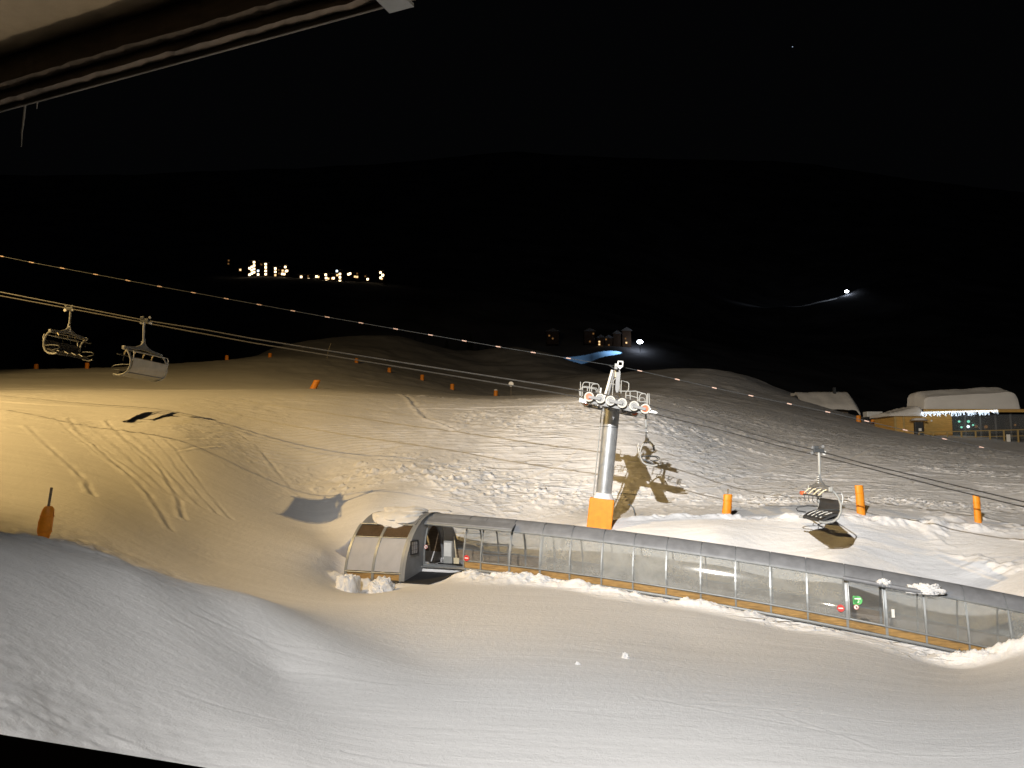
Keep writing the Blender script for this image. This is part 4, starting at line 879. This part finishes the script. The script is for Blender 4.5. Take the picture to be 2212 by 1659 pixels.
# icicle light string
il = thing('icicle_lights', cpx(1989, 889, -1.0), 'string of cold white icicle lights glowing along the chalet eave', 'string lights')
wi, bu = MB(), MB(); rng = random.Random(3)
n_ = 88; e0, e1 = cpx(1989, 890, -1.05), cpx(2156, 885.5, -1.05)
wi.tube([e0, e1], .012, 5)
for k in range(n_):
    a_ = lerp(e0, e1, (k + .5) / n_); ln = rng.choice((.2, .35, .5, .62, .75)); wi.tube([a_, a_ - Vector((0, 0, ln))], .005, 4)
    m_ = max(2, int(ln / .11))
    for j in range(m_):
        c_ = a_ - Vector((rng.uniform(-.03, .03), 0, .03 + ln * j / m_)); r_ = .032
        bu.add([c_ + Vector(q_) * r_ for q_ in ((1,0,0),(-1,0,0),(0,1,0),(0,-1,0),(0,0,1.4),(0,0,-1.4))], [(0,2,4),(2,1,4),(1,3,4),(3,0,4),(2,0,5),(1,2,5),(3,1,5),(0,3,5)])
build('wire', wi, 'dark', il); build('bulbs', bu, 'led', il)
# kiosk by the chalet, deck fence
kq = cpx(1985, 936, -2.0); kq.z = H1(kq.x, kq.y) - .1
ks = thing('notice_kiosk', kq, 'dark notice kiosk with a small snowy canopy before the timber wall', 'kiosk')
build('body', MB().box(kq + Vector((0, 0, 1.0)), 1.15, .5, 1.9), 'dark', ks, bevel=.03); build('notice', MB().box(kq + Vector((.05, -.27, .85)), .4, .03, .38), 'signwhite', ks)
build('canopy', MB().box(kq + Vector((0, -.1, 2.1)), 2.1, 1.2, .1), 'inner', ks); build('canopy_snow', MB().slab([[kq + Vector((-1.0 + 2.0 * i / 8, -.65 + 1.1 * j / 5, 2.16 + .32 * sup(i / 8, 4) * sup(j / 5, 4))) for i in range(9)] for j in range(6)], lambda i, j: (0, 0, -.01)), 'roofsnow', ks, True)
f0, f1 = cpx(1985, 934, -3.2), cpx(2290, 926, -3.2); fc = thing('deck_fence', f0, 'low yellow timber fence around the chalet terrace', 'fence')
build('top_rail', MB().tube([f0, f1], .075, 6), 'rail', fc)
for k in range(11):
    a_ = lerp(f0, f1, k / 10); gz = H1(a_.x, a_.y) - .1; build('post', MB().box((a_.x, a_.y, (a_.z + gz) / 2), .16, .16, a_.z - gz - .05), 'rail', fc)
build('lower_rail', MB().tube([f0 - Vector((0, 0, .78)), f1 - Vector((0, 0, .88))], .05, 6), 'rail', fc)
a_ = cpx(2178, 941, -4); tag(build('menu_board', MB().box((a_.x, a_.y, H1(a_.x, a_.y) + .5), .5, .08, 1.0), 'signwhite', origin=a_), 'small pale board standing at the right end of the terrace fence', 'board')
# hut under snow, trailer
hq_ = gp(1795, 880, 140); hu = thing('snowed_hut', hq_, 'low hut nearly buried under snow, left of the chalet', 'hut')
hx0, hx1 = P(1733, 860, 140).x, P(1853, 860, 140).x
build('wall', MB().box(((hx0 + hx1) / 2, 144.6, hq_.z - .2), hx1 - hx0 - .8, 2.4, 3.0), 'inner', hu)
ztop = P(1790, 846, 142).z
g = []
for j in range(15):
    t = j / 14
    g.append([Vector((lerp(hx0, hx1, i / 30), 139.3 + 6.5 * t, lerp(hq_.z + .4, ztop, min(1, t / .55) ** .8) - (1.2 * max(0, i / 30 - .93) / .07 * .8) + .25 * float(fbm(np.array([i * .2]), np.array([t * 4]), 97, 3)[0]))) for i in range(31)])
build('snow_roof', MB().slab(g, lambda i, j: (0, 0, -.5)), 'roofsnow', hu, True)
build('chimney', MB().box(P(1802, 843, 142.5) + Vector((0, 0, -.2)), .45, .45, 1.4), 'dark', hu)
tq = gp(1884, 894, 128); tr_ = thing('white_trailer', tq, 'small white box trailer parked between the buried hut and the chalet', 'trailer')
build('body', MB().box(tq + Vector((0.1, 0, 1.2)), 2.6, 1.6, .9), 'white', tr_, bevel=.08); build('chassis', MB().box(tq + Vector((.3, 0, .6)), 3.0, 1.5, .25), 'dark', tr_)
for s in (-.8, .8): build('wheel', MB().disc(tq + Vector((s, -.82, .38)), (0, -1, 0), .38, .2, 20), 'black', tr_)
build('drawbar', MB().tube([tq + Vector((-1.2, 0, .55)), tq + Vector((-2.1, 0, .5))], .06), 'dark', tr_)
# ------------------------------------------------------------------ village across the valley
VY = 600.0
def vz(x, y): return 466.3 + x / 5.376, 537.6 + y / 5.376
WIN = {  # building outline in the village close-up, then its lit windows
 'A': ((372, 505, 140, 325), [(443,155,'w'),(443,193,'w'),(443,232,'w'),(443,270,'w'),(417,210,'w'),(417,247,'w'),(417,285,'w'),(390,225,'w'),(390,300,'w'),(490,255,'c'),(490,297,'w')], 'stepped apartment block with many lit windows at the left of the village'),
 'B': ((505, 612, 160, 325), [(578,178,'w'),(578,215,'w'),(578,255,'w'),(578,293,'w'),(530,182,'d'),(510,175,'d')], 'apartment block with one tall column of four lit windows'),
 'C': ((665, 742, 205, 330), [(690,228,'w'),(690,266,'w'),(690,305,'m'),(730,285,'d'),(728,245,'d')], 'apartment block with three stacked lit windows'),
 'D': ((755, 850, 190, 320), [(805,210,'w'),(825,255,'w'),(815,258,'w'),(775,252,'m'),(770,290,'w'),(793,292,'w')], 'apartment block with a bright double window at mid height'),
 'E': ((520, 850, 332, 380), [(540,338,'m'),(580,343,'m'),(620,348,'w'),(642,350,'w'),(735,360,'m'),(770,364,'m'),(822,371,'w')], 'long low row house with a line of small lights'),
 'F': ((925, 1090, 300, 400), [(990,325,'w'),(1068,357,'w'),(1075,352,'w'),(940,385,'m'),(1070,315,'d')], 'chalet with a large bright window in the middle of the village'),
 'G': ((1110, 1205, 300, 385), [(1168,320,'w'),(1135,360,'w'),(1155,357,'w'),(1190,325,'m')], 'chalet with a lit pair of lower windows'),
 'H': ((1215, 1385, 285, 405), [(1275,300,'w'),(1280,338,'w'),(1305,345,'m'),(1230,387,'m'),(1280,375,'w'),(1300,390,'m'),(1365,340,'w'),(1352,342,'m')], 'wide chalet with scattered lit windows'),
 'I': ((1392, 1465, 245, 390), [(1440,292,'w'),(1410,305,'m'),(1440,330,'w'),(1440,372,'w'),(1405,257,'c')], 'narrow tall house with a bluish lamp at its roof'),
 'J': ((1520, 1580, 275, 320), [(1540,295,'w'),(1558,287,'w')], 'small house with two touching lights'),
 'K': ((1600, 1665, 275, 340), [(1615,322,'m'),(1640,325,'m'),(1640,287,'d')], 'small house with dull orange windows'),
 'K2': ((1605, 1665, 392, 455), [(1620,405,'m'),(1650,407,'m'),(1620,442,'w')], 'lower house with an orange row over one white light'),
 'L': ((1720, 1785, 305, 370), [(1735,318,'d'),(1762,352,'w')], 'house with one bright ground lamp'),
 'M': ((1895, 1955, 255, 355), [(1912,275,'w'),(1940,303,'w'),(1935,308,'w'),(1912,335,'w'),(1925,345,'m')], 'rightmost house with a glaring white window'),
 'O': ((130, 165, 125, 185), [(148,135,'d'),(145,172,'d')], 'dim house standing highest at the far left of the village'),
 'P': ((268, 300, 225, 260), [(283,243,'m')], 'tiny house with a single orange window left of the stepped block'),
 'Q': ((1635, 1665, 510, 540), [(1647,523,'m')], 'lone hut with one light below the village'),
 'R': ((1945, 1990, 410, 560), [(1978,425,'g'),(1970,460,'g'),(1960,543,'m')], 'slim house with greenish lights under the rightmost house')}
for k, ((xa, xb, ya, yb2), wins, lb) in WIN.items():
    ua, va = vz(xa, ya); ub, vb = vz(xb, yb2); dY = (hash_ := sum(map(ord, k))) % 9
    Y = VY + dY; a_ = P(ua, va, Y); b2 = P(ub, vb, Y); h_ = thing('village_house', ((a_.x + b2.x) / 2, Y + 4, b2.z), lb, 'house', 'village houses across the valley')
    build('wall', MB().box(((a_.x + b2.x) / 2, Y + 4.2, (a_.z + b2.z) / 2 - 2), b2.x - a_.x, 8, a_.z - b2.z + 4), 'house', h_)
    rw = b2.x - a_.x; pz = min(2.2, rw * .18)
    build('roof', MB().prism([(a_.x - .5, Y - .4, a_.z), (b2.x + .5, Y - .4, a_.z), ((a_.x + b2.x) / 2, Y - .4, a_.z + pz)], (0, 9.2, 0)), 'houseroof', h_)
    for x_, y_, c_ in wins:
        u, v = vz(x_, y_); q_ = P(u, v, Y); s = {'w': 1.55, 'm': 1.5, 'd': 1.1, 'c': 1.5, 'g': 1.0}[c_]
        build('window', MB().box(q_ + Vector((0, .12, 0)), s, .2, s), {'w': 'w_white', 'm': 'w_warm', 'd': 'w_dim', 'c': 'w_cool', 'g': 'green'}[c_], h_)
# hamlet near the blue floodlight
HY = 455.0
def vh(x, y): return 1097.2 + x / 6.72, 680.3 + y / 6.72
for (xa, xb, ya, yb2), wins, lb in [
    ((1110, 1262, 235, 345), [(1190,385,'d'),(1240,271,'d')], 'brown chalet left above the blue-lit slope'),
    ((1295, 1400, 330, 470), [(1327,388,'m'),(1327,427,'m'),(1365,460,'d')], 'dark chalet with two stacked yellow windows above the blue-lit slope'),
    ((1405, 1520, 335, 450), [(1425,355,'d'),(1466,436,'d')], 'dark chalet with one dull window in the hamlet'),
    ((1530, 1640, 270, 400), [], 'long brown chalet behind the hamlet with no lit window'),
    ((1660, 1790, 225, 430), [(1720,403,'m'),(1707,342,'d')], 'tall brown chalet nearest the glaring floodlight'),
    ((560, 740, 240, 350), [(600,300,'d'),(650,342,'d')], 'dim brown chalet left of the hamlet among trees')]:
    ua, va = vh(xa, ya); ub, vb = vh(xb, yb2); a_ = P(ua, va, HY); b2 = P(ub, vb, HY)
    h_ = thing('hamlet_chalet', ((a_.x + b2.x) / 2, HY + 4, b2.z), lb, 'house', 'chalets of the hamlet by the floodlight')
    build('wall', MB().box(((a_.x + b2.x) / 2, HY + 4.2, (a_.z + b2.z) / 2 - 1.5), b2.x - a_.x, 8, a_.z - b2.z + 3), 'house', h_)
    build('roof', MB().prism([(a_.x - .7, HY - .6, a_.z), (b2.x + .7, HY - .6, a_.z), ((a_.x + b2.x) / 2, HY - .6, a_.z + 2.0)], (0, 9.5, 0)), 'houseroof', h_)
    for x_, y_, c_ in wins:
        u, v = vh(x_, y_); q_ = P(u, v, HY); build('window', MB().box(q_ + Vector((0, .1, 0)), .9, .2, .9), {'m': 'w_warm', 'd': 'w_dim'}[c_], h_)
def flood(u, v, Y, r, label, ph):
    c_ = P(u, v, Y); o = thing('piste_floodlight', (c_.x, c_.y, c_.z - ph), label, 'floodlight'); g_ = []
    for i in range(9):
        th = math.pi * i / 8; g_.append([c_ + Vector((1.25 * math.sin(th) * math.cos(p), .5 * math.sin(th) * math.sin(p), .8 * math.cos(th))) * r for p in [2 * math.pi * j / 16 for j in range(17)]])
    build('lamp_head', MB().sheet(g_), 'flood', o, True); build('mast', MB().tube([c_ - Vector((0, 0, ph)), c_ - Vector((0, 0, r * .5))], .18, 8), 'dark', o); return c_
c_ = flood(1382.5, 738.5, 446, 1.35, 'glaring floodlight on a mast beside the hamlet and the blue-lit slope', 9)
lamp('hamlet_floodlight_beam', 'SPOT', c_ + Vector((-.6, -2.5, .5)), 190000, (0.30, 0.62, 1.0), .4, P(1300, 768, 440), 26, .4)
c_ = flood(1829, 629.5, 893, 1.9, 'bright floodlight high on the dark mountain piste at the right', 8)
lamp('piste_floodlight_beam', 'SPOT', c_ + Vector((0, -3, 0)), 70000, (0.92, 0.97, 1.0), .5, P(1780, 648, 897), 40, 1.0)
# conifers of the unlit wood
def conifer(loc, h):
    o = thing('conifer_tree', loc, 'dark conifer standing in the unlit wood below the village', 'tree', 'dark conifers below the village')
    build('trunk', MB().tube([Vector(loc), Vector(loc) + Vector((0, 0, h * .9))], h * .022, 7, True, h * .005), 'bark', o)
    rg = random.Random(int(h * 100)); mb = MB(); L0 = Vector(loc)
    for k in range(26):
        t = k / 25; z_ = h * (.1 + .9 * t); r_ = h * .2 * (1 - t) ** .85 + .12
        for j in range(9):
            a_ = 2 * math.pi * (j + rg.random()) / 9; rr = r_ * rg.uniform(.65, 1.15); d_ = Vector((math.cos(a_), math.sin(a_), 0)); s_ = Vector((-d_.y, d_.x, 0)) * (rr * .33)
            tip = L0 + Vector((0, 0, z_ - rr * .35)) + d_ * rr; b0 = L0 + Vector((0, 0, z_ + h * .02)) + d_ * .05
            md = L0 + Vector((0, 0, z_ - rr * .12)) + d_ * rr * .55
            mb.add([b0, md + s_, tip, md - s_, md + Vector((0, 0, -rr * .12))], [(0, 1, 2), (0, 2, 3), (1, 4, 2), (4, 3, 2)])
    build('crown', mb, 'needle', o); return o
pr_ = [conifer((0, 0, 0), h) for h in (15.0, 18.0, 12.0)]
rg = random.Random(11); spots = [(618,345),(630,340),(641,345)] + [(728 + 9 * k + rg.uniform(-3, 3), 350 + rg.uniform(-12, 30)) for k in range(14)] + [(880 + 17 * k, 360 + rg.uniform(-20, 40)) for k in range(14)] + [(20 + 38 * k + rg.uniform(-9, 9), 360 + rg.uniform(-15, 40)) for k in range(13)]
for i, (u, Y) in enumerate(spots):
    o = pr_[i] if i < 3 else copy_tree(pr_[i % 3]); x_ = P(u, 700, Y).x; z_ = float(hill(np.array([x_]), np.array([float(Y)]))[0]); o.location = (x_, Y, z_ - .3)
    o.rotation_euler = (0, 0, rg.uniform(0, 6.28))
c_ = P(1712, 101, 2900); g_ = [[c_ + Vector((math.sin(math.pi*i/6) * math.cos(p), math.sin(math.pi*i/6) * math.sin(p), math.cos(math.pi*i/6))) * 1.9 for p in [2*math.pi*j/8 for j in range(9)]] for i in range(7)]
tag(build('star', MB().sheet(g_), 'star', origin=c_), 'single bluish star in the black sky', 'star')
# ------------------------------------------------------------------ the building the view is taken from
ED = Vector((-.92, .395, 0)).normalized(); EO = Vector((.395, .92, 0)).normalized()
def eave_pt(u, v, z): t, e = ray(u, v); Y = z / e; return Vector((t * Y, Y, CZ + z))
ev0 = eave_pt(878, 6, 1.45)                                    # outer lower edge of the gutter
ev = thing('roof_eave', ev0, 'dim plastered roof eave with a brown beam and icy gutter, overhead at the left', 'eave')
def along(a, o, z): return ev0 + ED * a + EO * o + Vector((0, 0, z))
LA, LB = -1.6, 9.0
def bar(nm, o0, o1, z0, z1, mt, bev=0.0):
    if bev == .006:
        g_ = [[along(lerp(LA, LB, i_ / 260), oo_ + .004 * float(vnoise(np.array([i_ * .9]), np.array([oo_ * 50]), 5)[0]), zz_ + .008 * float(fbm(np.array([i_ * .8 + oo_ * 9]), np.array([zz_ * 3]), 7, 3, .7)[0])) for i_ in range(261)] for oo_, zz_ in ((o0, z1), (o0, z0), (o1, z0), (o1, z1))]
        return build(nm, MB().sheet(g_), mt, ev)
    c8 = [along(LA, o0, z0), along(LB, o0, z0), along(LB, o1, z0), along(LA, o1, z0), along(LA, o0, z1), along(LB, o0, z1), along(LB, o1, z1), along(LA, o1, z1)]
    return build(nm, MB().hexa(c8), mt, ev, bevel=bev)
bar('soffit', -6, -.10, .16, .22, 'plaster'); bar('beam', -.10, -.055, .055, .20, 'beam', .006); bar('fascia', -.052, -.014, .02, .20, 'fascia', .006)
bar('gutter', -.012, 0.0, 0.0, .20, 'drip', .003); bar('roof_deck', -6, 0.0, .24, .34, 'dark')
build('gutter_bracket', MB().hexa([along(-.02, -.20, -.012), along(.07, -.20, -.012), along(.07, .012, -.012), along(-.02, .012, -.012), along(-.02, -.20, .0), along(.07, -.20, .0), along(.07, .012, .0), along(-.02, .012, .0)]), 'greypaint', ev)
q = eave_pt(53, 232, 1.47)
tag(build('icicle', MB().tube([q + Vector((0, 0, .06)), q + Vector((0, 0, -.04)), q + Vector((-.004, 0, -.11)), q + Vector((-.002, 0, -.17))], .006, 8, True, .0015), 'ice', None, True, origin=q), 'long thin icicle hanging from the gutter at the upper left', 'icicle', 'icicles on the gutter')
q = eave_pt(81, 207, 1.50)
tag(build('icicle', MB().tube([q + Vector((0, 0, .03)), q + Vector((0, 0, -.03)), q + Vector((0, 0, -.055))], .006, 8, True, .002), 'ice', None, True, origin=q), 'short icicle hanging right of the long one', 'icicle', 'icicles on the gutter')
b0 = eave_pt(0, 1583, -1.0); b1 = eave_pt(470, 1659, -1.0); bd = (b1 - b0).normalized(); bo = Vector((-bd.y, bd.x, 0))
lg = thing('balcony_ledge', b0, 'black unlit balcony parapet cutting the lower left corner', 'parapet')
pa, pb_ = b0 - bd * 3.0, b1 + bd * 2.5
build('coping', MB().hexa([pa - bo * .45 - Vector((0,0,.05)), pb_ - bo * .45 - Vector((0,0,.05)), pb_ - Vector((0,0,.05)), pa - Vector((0,0,.05)), pa - bo * .45, pb_ - bo * .45, pb_, pa]), 'parapet', lg, bevel=.012)
build('parapet_wall', MB().hexa([pa - bo * .38 - Vector((0,0,1.1)), pb_ - bo * .38 - Vector((0,0,1.1)), pb_ - bo * .06 - Vector((0,0,1.1)), pa - bo * .06 - Vector((0,0,1.1)), pa - bo * .38 - Vector((0,0,.055)), pb_ - bo * .38 - Vector((0,0,.055)), pb_ - bo * .06 - Vector((0,0,.055)), pa - bo * .06 - Vector((0,0,.055))]), 'parapet', lg)
